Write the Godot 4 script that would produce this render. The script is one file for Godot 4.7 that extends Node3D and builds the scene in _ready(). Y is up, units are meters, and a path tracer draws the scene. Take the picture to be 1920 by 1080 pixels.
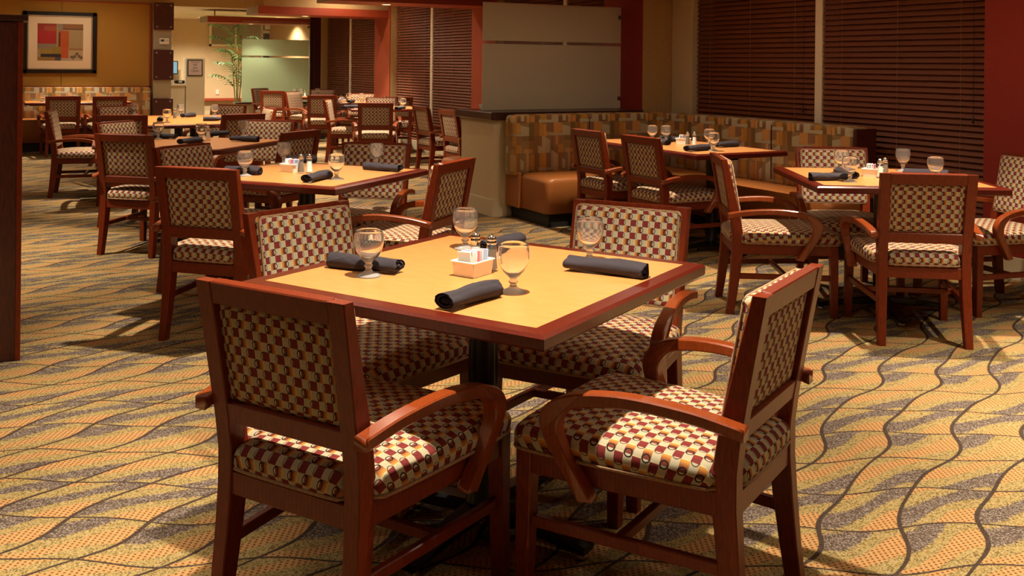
extends Node3D

# The room's own frame: u runs away along the window wall, w runs across towards it, y is up.
var M := {}
var used := {}
var rng := RandomNumberGenerator.new()


func P(u: float, w: float, y := 0.0) -> Vector3:
	return Vector3(w, y, -u)


func numbered(called: String) -> String:
	if not used.has(called):
		used[called] = 0
		return called
	used[called] += 1
	return "%s_%03d" % [called, used[called]]


func thing(called: String, label: String, category: String, at := Vector3.ZERO, phi := 0.0, group := "") -> Node3D:
	var o := Node3D.new()
	o.name = numbered(called)
	add_child(o)
	o.position = at
	o.rotation.y = -deg_to_rad(phi)
	tag(o, label, category, group)
	return o


func tag(o: Node, label: String, category := "", group := "", kind := "") -> void:
	if label: o.set_meta("label", label)
	if category: o.set_meta("category", category)
	if group: o.set_meta("group", group)
	if kind: o.set_meta("kind", kind)


func part(called: String, st, mat: Material, parent: Node, at := Vector3.ZERO, smooth := true) -> MeshInstance3D:
	var o := MeshInstance3D.new()
	o.name = called if parent != self else numbered(called)
	if st is SurfaceTool:
		st.generate_normals()
		o.mesh = st.commit()
	else:
		o.mesh = st
	o.material_override = mat
	o.position = at
	parent.add_child(o, true)
	return o


func struct(called: String, st, mat: Material, label: String, category := "wall") -> MeshInstance3D:
	var o := part(called, st, mat, self)
	tag(o, label, category, "", "structure")
	return o


func mb() -> SurfaceTool:
	var st := SurfaceTool.new()
	st.begin(Mesh.PRIMITIVE_TRIANGLES)
	st.set_smooth_group(-1)
	return st


func tri(st: SurfaceTool, a: Vector3, b: Vector3, c: Vector3, out: Vector3) -> void:
	var n := (a - c).cross(a - b)
	st.add_vertex(a)
	if n.dot(out) >= 0.0:
		st.add_vertex(b)
		st.add_vertex(c)
	else:
		st.add_vertex(c)
		st.add_vertex(b)


func quad(st: SurfaceTool, a: Vector3, b: Vector3, c: Vector3, d: Vector3, out: Vector3) -> void:
	tri(st, a, b, c, out)
	tri(st, a, c, d, out)


# a box with chamfered edges; xf places it
func cbox(st: SurfaceTool, size: Vector3, ch := 0.003, xf := Transform3D()) -> void:
	var h := size * 0.5
	ch = minf(ch, minf(h.x, minf(h.y, h.z)) * 0.9)
	st.set_smooth_group(-1)
	for ax in 3:
		for s in [-1.0, 1.0]:
			var n := Vector3.ZERO
			n[ax] = s
			var i := (ax + 1) % 3
			var j := (ax + 2) % 3
			var p := []
			for q in [[-1, -1], [1, -1], [1, 1], [-1, 1]]:
				var v := Vector3.ZERO
				v[ax] = s * h[ax]
				v[i] = q[0] * (h[i] - ch)
				v[j] = q[1] * (h[j] - ch)
				p.append(xf * v)
			quad(st, p[0], p[1], p[2], p[3], xf.basis * n)
	for ax in 3:
		var i := (ax + 1) % 3
		var j := (ax + 2) % 3
		for a in [-1.0, 1.0]:
			for b in [-1.0, 1.0]:
				var p := []
				for e in [-1.0, 1.0]:
					var v1 := Vector3.ZERO
					v1[ax] = e * (h[ax] - ch)
					v1[i] = a * h[i]
					v1[j] = b * (h[j] - ch)
					var v2 := v1
					v2[i] = a * (h[i] - ch)
					v2[j] = b * h[j]
					p.append(xf * v1)
					p.append(xf * v2)
				var n := Vector3.ZERO
				n[i] = a
				n[j] = b
				quad(st, p[0], p[1], p[3], p[2], xf.basis * n)
	for a in [-1.0, 1.0]:
		for b in [-1.0, 1.0]:
			for c in [-1.0, 1.0]:
				var n := Vector3(a, b, c)
				var k := h - Vector3.ONE * ch
				tri(st, xf * (n * Vector3(h.x, k.y, k.z)), xf * (n * Vector3(k.x, h.y, k.z)), xf * (n * Vector3(k.x, k.y, h.z)), xf.basis * n)


func box(lo: Vector3, hi: Vector3, ch := 0.004) -> SurfaceTool:
	var st := mb()
	cbox(st, (hi - lo).abs(), ch, Transform3D(Basis(), (lo + hi) * 0.5))
	return st


# a box between room coordinates
func rbox(u0: float, u1: float, w0: float, w1: float, y0: float, y1: float, ch := 0.004) -> SurfaceTool:
	return box(P(u1, w0, y0), P(u0, w1, y1), ch)


# rectangles along a path: [centre, half width along X, half depth along Z]
func loft(st: SurfaceTool, rows: Array, ch := 0.003, bx := Vector3.RIGHT, bz := Vector3.BACK) -> void:
	var loops := []
	for r in rows:
		var c: Vector3 = r[0]
		var a: float = r[1]
		var b: float = r[2]
		var l := []
		for q in [[-1, -1, 1, 0], [1, -1, -1, 0], [1, -1, 0, 1], [1, 1, 0, -1], [1, 1, -1, 0], [-1, 1, 1, 0], [-1, 1, 0, -1], [-1, -1, 0, 1]]:
			l.append(c + bx * (q[0] * a + q[2] * ch) + bz * (q[1] * b + q[3] * ch))
		loops.append(l)
	for k in rows.size() - 1:
		var mid: Vector3 = (rows[k][0] + rows[k + 1][0]) * 0.5
		for i in 8:
			var j := (i + 1) % 8
			st.set_smooth_group(10 + i)
			var out: Vector3 = (loops[k][i] + loops[k][j] + loops[k + 1][i] + loops[k + 1][j]) * 0.25 - mid
			quad(st, loops[k][i], loops[k][j], loops[k + 1][j], loops[k + 1][i], out)
	st.set_smooth_group(-1)
	for e in [0, rows.size() - 1]:
		var out: Vector3 = rows[e][0] - rows[1 if e == 0 else e - 1][0]
		for i in range(1, 7):
			tri(st, loops[e][0], loops[e][i], loops[e][i + 1], out)


# a straight bar of rectangular section between two points
func bar(st: SurfaceTool, a: Vector3, b: Vector3, wide: float, high: float, ch := 0.003, up := Vector3.UP) -> void:
	var d := (b - a).normalized()
	var sx := d.cross(up).normalized()
	var sy := sx.cross(d).normalized()
	cbox(st, Vector3(wide, high, (b - a).length()), ch, Transform3D(Basis(sx, sy, -d), (a + b) * 0.5))


# an outline in (x, y) swept along Z by thick, with chamfered rims; bend shifts each vertex
func extrude(st: SurfaceTool, pts: PackedVector2Array, thick: float, ch := 0.003, xf := Transform3D(), shift = null, group := 1) -> void:
	if Geometry2D.is_polygon_clockwise(pts):
		pts.reverse()
	var n := pts.size()
	var inner := PackedVector2Array()
	for i in n:
		var a := (pts[i] - pts[(i + n - 1) % n]).normalized()
		var b := (pts[(i + 1) % n] - pts[i]).normalized()
		var m := (Vector2(-a.y, a.x) + Vector2(-b.y, b.x)).normalized()
		inner.append(pts[i] + m * ch / maxf(0.5, m.dot(Vector2(-a.y, a.x))))
	var h := thick * 0.5
	var at := func(p: Vector2, z: float) -> Vector3:
		var v := Vector3(p.x, p.y, z)
		if shift != null:
			v.z += shift.call(p)
		return xf * v
	for i in n:
		var j := (i + 1) % n
		var e := (pts[j] - pts[i]).normalized()
		var out := xf.basis * Vector3(e.y, -e.x, 0)
		st.set_smooth_group(group)
		quad(st, at.call(pts[i], -h + ch), at.call(pts[j], -h + ch), at.call(pts[j], h - ch), at.call(pts[i], h - ch), out)
		for s in [-1.0, 1.0]:
			st.set_smooth_group(group + 1)
			quad(st, at.call(pts[i], s * (h - ch)), at.call(pts[j], s * (h - ch)), at.call(inner[j], s * h), at.call(inner[i], s * h), out + xf.basis * Vector3(0, 0, s))
	var t := Geometry2D.triangulate_polygon(inner)
	st.set_smooth_group(-1)
	for s in [-1.0, 1.0]:
		for k in range(0, t.size(), 3):
			tri(st, at.call(inner[t[k]], s * h), at.call(inner[t[k + 1]], s * h), at.call(inner[t[k + 2]], s * h), xf.basis * Vector3(0, 0, s))
	st.set_smooth_group(-1)


# a turned shape: profile of (radius, height), smooth unless a point repeats
func lathe(st: SurfaceTool, prof: Array, sides := 32, xf := Transform3D(), group := 1) -> void:
	for k in prof.size() - 1:
		var a: Vector2 = prof[k]
		var b: Vector2 = prof[k + 1]
		if a.distance_to(b) < 1e-6:
			group += 1
			continue
		st.set_smooth_group(group)
		var e := (b - a).normalized()
		for i in sides:
			var t0 := TAU * i / sides
			var t1 := TAU * ((i + 1) % sides) / sides
			var d0 := Vector3(cos(t0), 0, sin(t0))
			var d1 := Vector3(cos(t1), 0, sin(t1))
			var out := xf.basis * ((d0 + d1) * 0.5 * e.y + Vector3(0, -e.x, 0))
			var q := [xf * (d0 * a.x + Vector3(0, a.y, 0)), xf * (d1 * a.x + Vector3(0, a.y, 0)), xf * (d1 * b.x + Vector3(0, b.y, 0)), xf * (d0 * b.x + Vector3(0, b.y, 0))]
			if a.x < 1e-6:
				tri(st, q[0], q[2], q[3], out)
			elif b.x < 1e-6:
				tri(st, q[0], q[1], q[2], out)
			else:
				quad(st, q[0], q[1], q[2], q[3], out)
	st.set_smooth_group(-1)


func tube(st: SurfaceTool, path: Array, r: float, sides := 8, closed := false, uvs := false) -> void:
	var n := path.size()
	var rings := []
	for i in n:
		var a: Vector3 = path[(i + n - 1) % n] if closed or i > 0 else path[i]
		var b: Vector3 = path[(i + 1) % n] if closed or i < n - 1 else path[i]
		var d := (b - a).normalized()
		var up := Vector3.UP if absf(d.y) < 0.9 else Vector3.RIGHT
		var x := d.cross(up).normalized()
		var y := x.cross(d)
		var ring := []
		for k in sides:
			var t := TAU * k / sides
			ring.append(path[i] + (x * cos(t) + y * sin(t)) * r)
		rings.append(ring)
	st.set_smooth_group(1)
	for i in (n if closed else n - 1):
		var j := (i + 1) % n
		for k in sides:
			var m := (k + 1) % sides
			var out: Vector3 = (rings[i][k] + rings[i][m]) * 0.5 - path[i]
			quad(st, rings[i][k], rings[i][m], rings[j][m], rings[j][k], out)
	st.set_smooth_group(-1)


# ---------- soft pads: an outline swept over rings of (inset, height), then crowned; UVs in metres / tile
func pad(outline: PackedVector2Array, rings: Array, tile: float, xf := Transform3D(), bulge := 0.0) -> ArrayMesh:
	var n := outline.size()
	var c := Vector2.ZERO
	for p in outline:
		c += p
	c /= n
	var size := 0.0
	for p in outline:
		size += p.distance_to(c)
	size /= n
	var verts := PackedVector3Array()
	var uvs := PackedVector2Array()
	var idx := PackedInt32Array()
	var drop := 0.0
	for k in rings.size():
		drop += (Vector2(rings[k][0], rings[k][1]).distance_to(Vector2(rings[k - 1][0], rings[k - 1][1])) if k > 0 else 0.0)
	var total := drop
	var run := 0.0
	for k in rings.size():
		if k > 0:
			run += Vector2(rings[k][0], rings[k][1]).distance_to(Vector2(rings[k - 1][0], rings[k - 1][1]))
		for i in n + 1:
			var q := outline[i % n]
			var d := (q - c).normalized()
			var s: float = 1.0 - rings[k][0] / size
			var p := c + (q - c) * s
			verts.append(xf * Vector3(p.x, rings[k][1], p.y))
			var side := maxf(0.0, 0.05 - run) if rings[k][0] < 0.05 else 0.0
			uvs.append((p + d * side) / tile)
	for k in rings.size() - 1:
		for i in n:
			var a := k * (n + 1) + i
			idx.append_array([a, a + n + 1, a + 1, a + 1, a + n + 1, a + n + 2])
	var m := verts.size()
	verts.append(xf * Vector3(c.x, rings[-1][1] + bulge, c.y))
	uvs.append(c / tile)
	var base := (rings.size() - 1) * (n + 1)
	for i in n:
		idx.append_array([base + i, m, base + i + 1])
	m = verts.size()
	verts.append(xf * Vector3(c.x, rings[0][1], c.y))
	uvs.append(c / tile)
	for i in n:
		idx.append_array([i + 1, m, i])
	# orientation: the first side face must look outwards
	var a := verts[idx[0]]
	var nn := (a - verts[idx[2]]).cross(a - verts[idx[1]])
	if nn.dot(xf.basis * Vector3(outline[0].x - c.x, 0, outline[0].y - c.y)) < 0.0:
		for t in range(0, idx.size(), 3):
			var v := idx[t + 1]
			idx[t + 1] = idx[t + 2]
			idx[t + 2] = v
	var st := SurfaceTool.new()
	st.begin(Mesh.PRIMITIVE_TRIANGLES)
	st.set_smooth_group(1)
	for i in idx:
		st.set_uv(uvs[i])
		st.add_vertex(verts[i])
	st.generate_normals()
	return st.commit()


func round_rect(x0: float, x1: float, y0: float, y1: float, r: float, steps := 5, split := 8) -> PackedVector2Array:
	var o := PackedVector2Array()
	var cs := [Vector2(x1 - r, y1 - r), Vector2(x0 + r, y1 - r), Vector2(x0 + r, y0 + r), Vector2(x1 - r, y0 + r)]
	for k in 4:
		for i in steps + 1:
			var t := PI * 0.5 * (k + float(i) / steps)
			o.append(cs[k] + Vector2(cos(t), sin(t)) * r)
		var a := o[-1]
		var b: Vector2 = cs[(k + 1) % 4] + Vector2(cos(PI * 0.5 * (k + 1)), sin(PI * 0.5 * (k + 1))) * r
		for i in range(1, split):
			o.append(a.lerp(b, float(i) / split))
	return o


func curve(pts: Array, per := 6, closed := true) -> PackedVector2Array:
	var o := PackedVector2Array()
	var n := pts.size()
	for i in (n if closed else n - 1):
		var a: Vector2 = pts[(i + n - 1) % n] if closed or i > 0 else pts[i]
		var b: Vector2 = pts[i]
		var c: Vector2 = pts[(i + 1) % n]
		var d: Vector2 = pts[(i + 2) % n] if closed or i < n - 2 else c
		for k in per:
			o.append(b.cubic_interpolate(c, a, d, float(k) / per))
	if not closed:
		o.append(pts[-1])
	return o


# ---------- materials
func mat(color: Color, rough := 0.6, metal := 0.0, spec := 0.5) -> StandardMaterial3D:
	var m := StandardMaterial3D.new()
	m.albedo_color = color
	m.roughness = rough
	m.metallic = metal
	m.metallic_specular = spec
	return m


func rgb(r: float, g: float, b: float) -> Color:
	return Color(r / 255.0, g / 255.0, b / 255.0)


func image_tex(w: int, h: int, f) -> ImageTexture:
	var data := PackedByteArray()
	data.resize(w * h * 3)
	var k := 0
	for y in h:
		for x in w:
			var c: Color = f.call(x, y)
			data[k] = clampi(int(c.r * 255.0), 0, 255)
			data[k + 1] = clampi(int(c.g * 255.0), 0, 255)
			data[k + 2] = clampi(int(c.b * 255.0), 0, 255)
			k += 3
	return ImageTexture.create_from_image(Image.create_from_data(w, h, false, Image.FORMAT_RGB8, data))


func wood(c0: Color, c1: Color, rough: float, coat := 0.0, scale := 3.0, along := 1) -> StandardMaterial3D:
	var nt := NoiseTexture2D.new()
	nt.width = 512
	nt.height = 512
	nt.seamless = true
	var fn := FastNoiseLite.new()
	fn.seed = 7
	fn.frequency = 0.02
	fn.fractal_octaves = 5
	fn.domain_warp_enabled = true
	nt.noise = fn
	var g := Gradient.new()
	g.set_color(0, c0)
	g.set_color(1, c1)
	nt.color_ramp = g
	var m := mat(Color.WHITE, rough)
	m.albedo_texture = nt
	m.uv1_triplanar = true
	m.uv1_scale = Vector3(scale * 4, scale * 0.6, scale * 4) if along == 1 else Vector3(scale * 0.6, scale * 4, scale * 4)
	if coat > 0.0:
		m.clearcoat_enabled = true
		m.clearcoat = coat
		m.clearcoat_roughness = 0.15
	return m


func flecked(c0: Color, c1: Color, rough: float, scale: float, freq := 0.05) -> StandardMaterial3D:
	var nt := NoiseTexture2D.new()
	nt.width = 256
	nt.height = 256
	nt.seamless = true
	var fn := FastNoiseLite.new()
	fn.seed = 3
	fn.frequency = freq
	fn.fractal_octaves = 4
	nt.noise = fn
	var g := Gradient.new()
	g.set_color(0, c0)
	g.set_color(1, c1)
	nt.color_ramp = g
	var m := mat(Color.WHITE, rough)
	m.albedo_texture = nt
	m.uv1_triplanar = true
	m.uv1_scale = Vector3.ONE * scale
	return m


func chair_fabric() -> ImageTexture:
	rng.seed = 11
	var beige := rgb(174, 164, 137)
	var red := rgb(118, 44, 42)
	var cell := 96.0
	var noise := FastNoiseLite.new()
	noise.seed = 5
	noise.frequency = 0.35
	return image_tex(192, 192, func(x: int, y: int) -> Color:
		var row := int(y / cell)
		var fy := fmod(y, cell) / cell
		var sx := fmod(x + row * cell, cell * 2.0) / cell
		var c := beige
		if sx < 1.0:
			if row == 0:
				c = red
			else:
				c = rgb(116, 58, 40).lerp(rgb(198, 138, 62), smoothstep(0.2, 0.95, sx))
		# the ring sits on the left edge of each coloured cell
		var dx := sx if sx < 1.0 else sx - 2.0
		var e := Vector2((dx - 0.08) / 0.34, (fy - 0.5) / 0.46).length()
		if row == 1:
			if e < 1.0 and dx < 0.02:
				c = beige.lightened(0.2)
			if absf(e - 0.9) < 0.17:
				c = rgb(44, 26, 24)
		elif absf(e - 0.9) < 0.12:
			c = c.lerp(rgb(58, 26, 24), 0.75 if dx < 0.02 else 0.35)
		if absf(sx - 1.0) < 0.045 and fmod(y, 12.0) < 7.0:
			c = rgb(226, 208, 160)
		if fy < 0.03:
			c = c.darkened(0.2)
		var v := 1.0 + 0.10 * noise.get_noise_2d(x * 1.5, y * 1.5) + (0.05 if (x / 3 + y / 3) % 2 == 0 else -0.05)
		return Color(c.r * v, c.g * v, c.b * v))


func carpet_tex() -> ImageTexture:
	var w := 1440
	var h := 1080
	var noise := FastNoiseLite.new()
	noise.seed = 21
	noise.frequency = 0.9
	var fine := FastNoiseLite.new()
	fine.seed = 4
	fine.frequency = 0.25
	var gray := rgb(100, 84, 73)
	var olive := rgb(146, 124, 76)
	var orange := rgb(172, 127, 79)
	var line := rgb(56, 42, 33)
	return image_tex(w, h, func(px: int, py: int) -> Color:
		# 2.0 m across (the thin lines' way) by 1.5 m (six rows of cells)
		var q := 6.0 * py / h
		var r := 8.0 * px / w
		var wob := 0.09 * sin(TAU * r / 4.0 + 1.3) + 0.06 * sin(TAU * r / 2.0)
		var row := q + wob
		var t := r - row * 0.6667 + 0.15 * sin(TAU * row / 3.0) + 0.05 * sin(TAU * row / 1.5 + 1.0)
		var fr: float = row - floor(row)
		var ft: float = t - floor(t)
		var nz := fine.get_noise_2d(px * 0.35, py * 0.35)
		var s: float = (fr * 0.62 - ft * 0.48 + 0.06 * sin(TAU * ft) + nz * 0.06 + 0.37 * posmod(int(floor(row)), 3))
		s = fposmod(s * 1.0, 1.0)
		var c := olive
		var dots := 0
		if s < 0.28:
			c = gray
		elif s < 0.52:
			c = olive
		elif s < 0.80:
			c = orange
			dots = 1
		# tufts
		var tx := px / 3
		var ty := py / 3
		var hsh := fposmod(sin(tx * 12.9898 + ty * 78.233) * 43758.5453, 1.0)
		if c == gray:
			c = c.darkened(0.28) if hsh < 0.35 else (c.lightened(0.2) if hsh > 0.72 else c)
		elif dots == 1:
			if (px % 12) < 5 and ((py + (px / 12 % 2) * 5) % 10) < 5:
				c = c.darkened(0.45)
			elif hsh > 0.7:
				c = c.lightened(0.08)
		else:
			c = c.darkened(0.3) if hsh < 0.24 else (c.lightened(0.12) if hsh > 0.7 else c)
		var dl := minf(fr, 1.0 - fr) * 250.0
		var dt := minf(ft, 1.0 - ft) * 200.0
		if dl < 4.2 or dt < 6.0:
			c = line.lightened(0.1 * hsh)
		return c)


func banquette_tex() -> ImageTexture:
	var im := Image.create(512, 512, false, Image.FORMAT_RGB8)
	var ol := rgb(150, 126, 82)
	im.fill(ol)
	# period 610 x 660 of the cloth's print: [x0, y0, x1, y1, colour]
	var pale := rgb(186, 176, 144)
	var org := rgb(206, 150, 84)
	var gold := rgb(194, 140, 62)
	var brn := rgb(146, 110, 82)
	var tan := rgb(156, 112, 62)
	for q in [[80, 0, 140, 190, gold], [140, 20, 220, 190, org], [180, 0, 320, 125, brn], [220, 140, 430, 180, pale], [290, 0, 430, 145, org], [420, 40, 585, 180, pale], [540, 0, 610, 190, rgb(126, 100, 60)], [0, 0, 80, 190, tan],
			[120, 185, 240, 420, pale], [240, 185, 320, 420, brn], [320, 185, 360, 305, org], [360, 185, 440, 295, brn], [360, 305, 440, 420, gold], [440, 185, 620, 255, rgb(128, 98, 54)], [450, 265, 670, 355, tan], [0, 185, 120, 420, rgb(140, 104, 72)], [60, 320, 140, 420, pale], [470, 360, 600, 420, org], [260, 335, 360, 420, rgb(126, 104, 64)],
			[100, 420, 190, 665, gold], [190, 420, 260, 665, brn], [255, 385, 360, 645, pale], [360, 420, 470, 665, rgb(130, 92, 68)], [470, 420, 550, 665, rgb(138, 108, 70)], [505, 420, 550, 665, org], [560, 440, 650, 650, rgb(206, 142, 74)], [10, 420, 80, 665, rgb(124, 98, 58)], [70, 615, 360, 665, pale], [420, 495, 470, 640, pale]]:
		var x0 := int(q[0] * 512.0 / 610.0)
		var y0 := int(q[1] * 512.0 / 660.0)
		var x1 := int(q[2] * 512.0 / 610.0)
		var y1 := int(q[3] * 512.0 / 660.0)
		for y in range(y0, mini(y1, 512)):
			for x in range(x0, x1):
				var fx := float(x - x0) / (x1 - x0)
				var fy := float(y - y0) / (y1 - y0)
				# some pieces have a curved or a slanted side
				if (q[4] == gold or q[4] == org) and fx > 0.62 + 0.38 * sqrt(maxf(0.0, 1.0 - pow(fy * 2.0 - 1.0, 2.0))):
					continue
				if q[4] == brn and fx + fy > 1.75:
					continue
				if q[4] == pale and fy < 0.3 * fx - 0.05:
					continue
				var v := 1.0 + (0.05 if (x + y) % 4 < 2 else -0.05)
				im.set_pixel(x % 512, y, Color(q[4].r * v, q[4].g * v, q[4].b * v))
	return ImageTexture.create_from_image(im)


func painting_tex() -> ImageTexture:
	var im := Image.create(272, 228, false, Image.FORMAT_RGB8)
	im.fill(rgb(161, 138, 99))
	for q in [[0, 0, 112, 125, rgb(151, 47, 30)], [0, 40, 104, 122, rgb(168, 35, 33)], [40, 15, 112, 45, rgb(163, 76, 41)], [112, 0, 124, 150, rgb(159, 135, 79)], [122, 0, 150, 46, rgb(137, 126, 108)], [148, 0, 272, 28, rgb(142, 93, 48)], [150, 28, 272, 36, rgb(103, 62, 43)], [126, 42, 186, 144, rgb(177, 79, 28)], [124, 52, 136, 144, rgb(103, 39, 28)], [140, 144, 182, 212, rgb(185, 81, 36)], [188, 36, 272, 150, rgb(159, 136, 95)], [186, 150, 272, 162, rgb(146, 109, 69)], [0, 124, 110, 156, rgb(134, 119, 100)], [14, 156, 140, 184, rgb(153, 130, 53)], [84, 142, 140, 186, rgb(146, 121, 46)], [20, 186, 140, 206, rgb(46, 39, 40)], [0, 206, 104, 228, rgb(147, 114, 54)], [104, 206, 140, 228, rgb(82, 76, 79)], [140, 212, 272, 228, rgb(177, 160, 138)], [84, 222, 96, 228, rgb(190, 84, 36)], [186, 164, 272, 200, rgb(177, 155, 117)]]:
		im.fill_rect(Rect2i(q[0], q[1], q[2] - q[0], q[3] - q[1]), q[4])
	rng.seed = 2
	for k in 260:
		var t := k / 260.0
		var p := Vector2(198 + 70 * t, 196 + 10 * sin(t * 40.0) + 12 * sin(t * 9.0))
		im.fill_rect(Rect2i(int(p.x), int(p.y), 3, 3), rgb(44, 37, 36))
	return ImageTexture.create_from_image(im)


func make_materials() -> void:
	M.wood = wood(rgb(93, 31, 10), rgb(132, 48, 14), 0.38, 0.1, 3.0)
	M.wood.metallic_specular = 0.36
	M.arm = wood(rgb(112, 44, 14), rgb(150, 68, 22), 0.3, 0.35, 3.0)  # the cherry made more orange, direct light on the arms painted in
	M.edge = wood(rgb(80, 21, 10), rgb(103, 29, 14), 0.28, 0.4, 2.0)
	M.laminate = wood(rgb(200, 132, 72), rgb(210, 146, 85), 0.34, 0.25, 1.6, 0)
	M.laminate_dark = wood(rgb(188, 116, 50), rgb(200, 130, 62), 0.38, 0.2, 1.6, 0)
	M.mahogany = wood(rgb(48, 12, 8), rgb(92, 26, 16), 0.4, 0.3, 2.0)
	M.cap = wood(rgb(38, 12, 8), rgb(70, 24, 14), 0.35, 0.4, 2.0)
	M.black = mat(rgb(14, 12, 12), 0.28)
	M.matte_black = mat(rgb(20, 15, 13), 0.6)
	M.chrome = mat(rgb(214, 214, 212), 0.14, 1.0)
	M.steel = mat(rgb(170, 168, 164), 0.3, 1.0)
	var f := mat(Color.WHITE, 0.85, 0.0, 0.3)
	f.albedo_texture = chair_fabric()
	M.fabric = f
	var b := mat(Color.WHITE, 0.85, 0.0, 0.3)
	b.albedo_texture = banquette_tex()
	b.uv1_triplanar = true
	b.uv1_scale = Vector3.ONE * (1.0 / 0.43)
	M.banquette = b
	M.leather = flecked(rgb(144, 84, 38), rgb(164, 98, 46), 0.42, 6.0)
	M.napkin = flecked(rgb(37, 30, 38), rgb(47, 39, 48), 0.85, 30.0, 0.2)
	M.white = mat(rgb(236, 230, 220), 0.25)
	M.paper = mat(rgb(238, 236, 230), 0.7)
	M.pink = mat(rgb(226, 140, 140), 0.7)
	M.blue = mat(rgb(170, 186, 214), 0.7)
	M.ink = mat(rgb(40, 50, 100), 0.7)
	M.salt = mat(rgb(240, 238, 232), 0.9)
	M.pepper = flecked(rgb(40, 30, 22), rgb(170, 146, 118), 0.9, 60.0, 0.35)
	var g := mat(Color(1, 1, 1, 0.03), 0.0)
	g.transparency = BaseMaterial3D.TRANSPARENCY_ALPHA
	g.refraction_enabled = true
	g.refraction_scale = 0.05
	M.glass = g
	var gf: StandardMaterial3D = g.duplicate()
	gf.albedo_color = Color(1, 1, 1, 0.22)  # white mixed into the glass to give the foot a bright glint
	M.glass_foot = gf
	var pane := mat(Color(0.9, 0.95, 0.92, 0.06), 0.03)
	pane.transparency = BaseMaterial3D.TRANSPARENCY_ALPHA
	M.pane = pane
	var fr := mat(Color(rgb(206, 200, 180), 0.95), 0.55)
	fr.transparency = BaseMaterial3D.TRANSPARENCY_ALPHA
	fr.backlight_enabled = true
	fr.backlight = Color(0.5, 0.5, 0.46)
	M.frost = fr
	var fg := mat(Color(rgb(196, 212, 186), 0.92), 0.55)
	fg.transparency = BaseMaterial3D.TRANSPARENCY_ALPHA
	fg.backlight_enabled = true
	fg.backlight = Color(0.8, 0.85, 0.75)
	M.frost_green = fg
	M.wall_tan = flecked(rgb(172, 138, 88), rgb(184, 150, 98), 0.85, 2.0)
	M.wall_beige = flecked(rgb(206, 180, 140), rgb(214, 190, 150), 0.85, 2.0)
	M.wall_pale = flecked(rgb(196, 176, 138), rgb(206, 186, 148), 0.85, 2.0)
	M.trim_pale = mat(rgb(206, 190, 156), 0.5)
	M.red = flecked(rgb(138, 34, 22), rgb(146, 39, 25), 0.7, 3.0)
	M.beam = flecked(rgb(146, 52, 20), rgb(156, 60, 25), 0.55, 3.0)  # red shifted to orange, the beams' lit look put into the colour
	M.red_lit = flecked(rgb(150, 62, 28), rgb(158, 68, 32), 0.7, 3.0)  # the piers' red with the orange light on the far ones mixed in
	M.ceiling = mat(rgb(226, 214, 190), 0.9)
	M.blind = wood(rgb(104, 52, 25), rgb(126, 66, 33), 0.6, 0.0, 2.0, 0)
	M.cord = mat(rgb(150, 110, 80), 0.8)
	M.panel_yellow = flecked(rgb(158, 114, 40), rgb(176, 132, 52), 0.9, 14.0, 0.2)
	M.grey_panel = mat(rgb(164, 148, 120), 0.5)
	M.cream = mat(rgb(226, 214, 188), 0.5)
	M.leaf = mat(rgb(52, 96, 40), 0.5)
	M.leaf.backlight_enabled = true
	M.leaf.backlight = Color(0.15, 0.25, 0.08)
	M.leaf2 = mat(rgb(110, 146, 84), 0.45)
	M.stem = mat(rgb(120, 130, 70), 0.6)
	M.pot = mat(rgb(120, 74, 44), 0.5)
	M.frame_black = mat(rgb(22, 14, 12), 0.35)
	M.silver = mat(rgb(206, 196, 178), 0.3, 0.9)
	M.mat_board = mat(rgb(226, 206, 172), 0.9)
	M.night = mat(rgb(10, 11, 14), 0.1)
	var pt := mat(Color.WHITE, 0.5)
	pt.albedo_texture = painting_tex()
	M.print = pt
	var sc := mat(rgb(130, 180, 200), 0.3)
	sc.emission_enabled = true
	sc.emission = rgb(140, 190, 215)
	sc.emission_energy_multiplier = 0.5
	M.screen = sc
	var lamp := mat(rgb(255, 240, 210), 0.5)
	lamp.emission_enabled = true
	lamp.emission = Color(1.0, 0.86, 0.62)
	lamp.emission_energy_multiplier = 6.0
	M.lamp = lamp
	var cp := mat(Color.WHITE, 0.95, 0.0, 0.2)
	cp.albedo_texture = carpet_tex()
	M.carpet = cp


# ---------- the armchair; it faces -Z, its rear feet stand at z = 0
func V(x: float, y: float, f: float) -> Vector3:
	return Vector3(x, y, -f)


func arm_shift(p: Vector2) -> float:
	# outward reach of the arm: flares to the front, leans in towards the rail below
	var s := 0.022 + 0.048 * clampf(p.x / 0.42, 0.0, 1.0)
	if p.y < 0.52:
		s -= 0.022 * clampf((0.52 - p.y) / 0.18, 0.0, 1.0)
	return s


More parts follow.
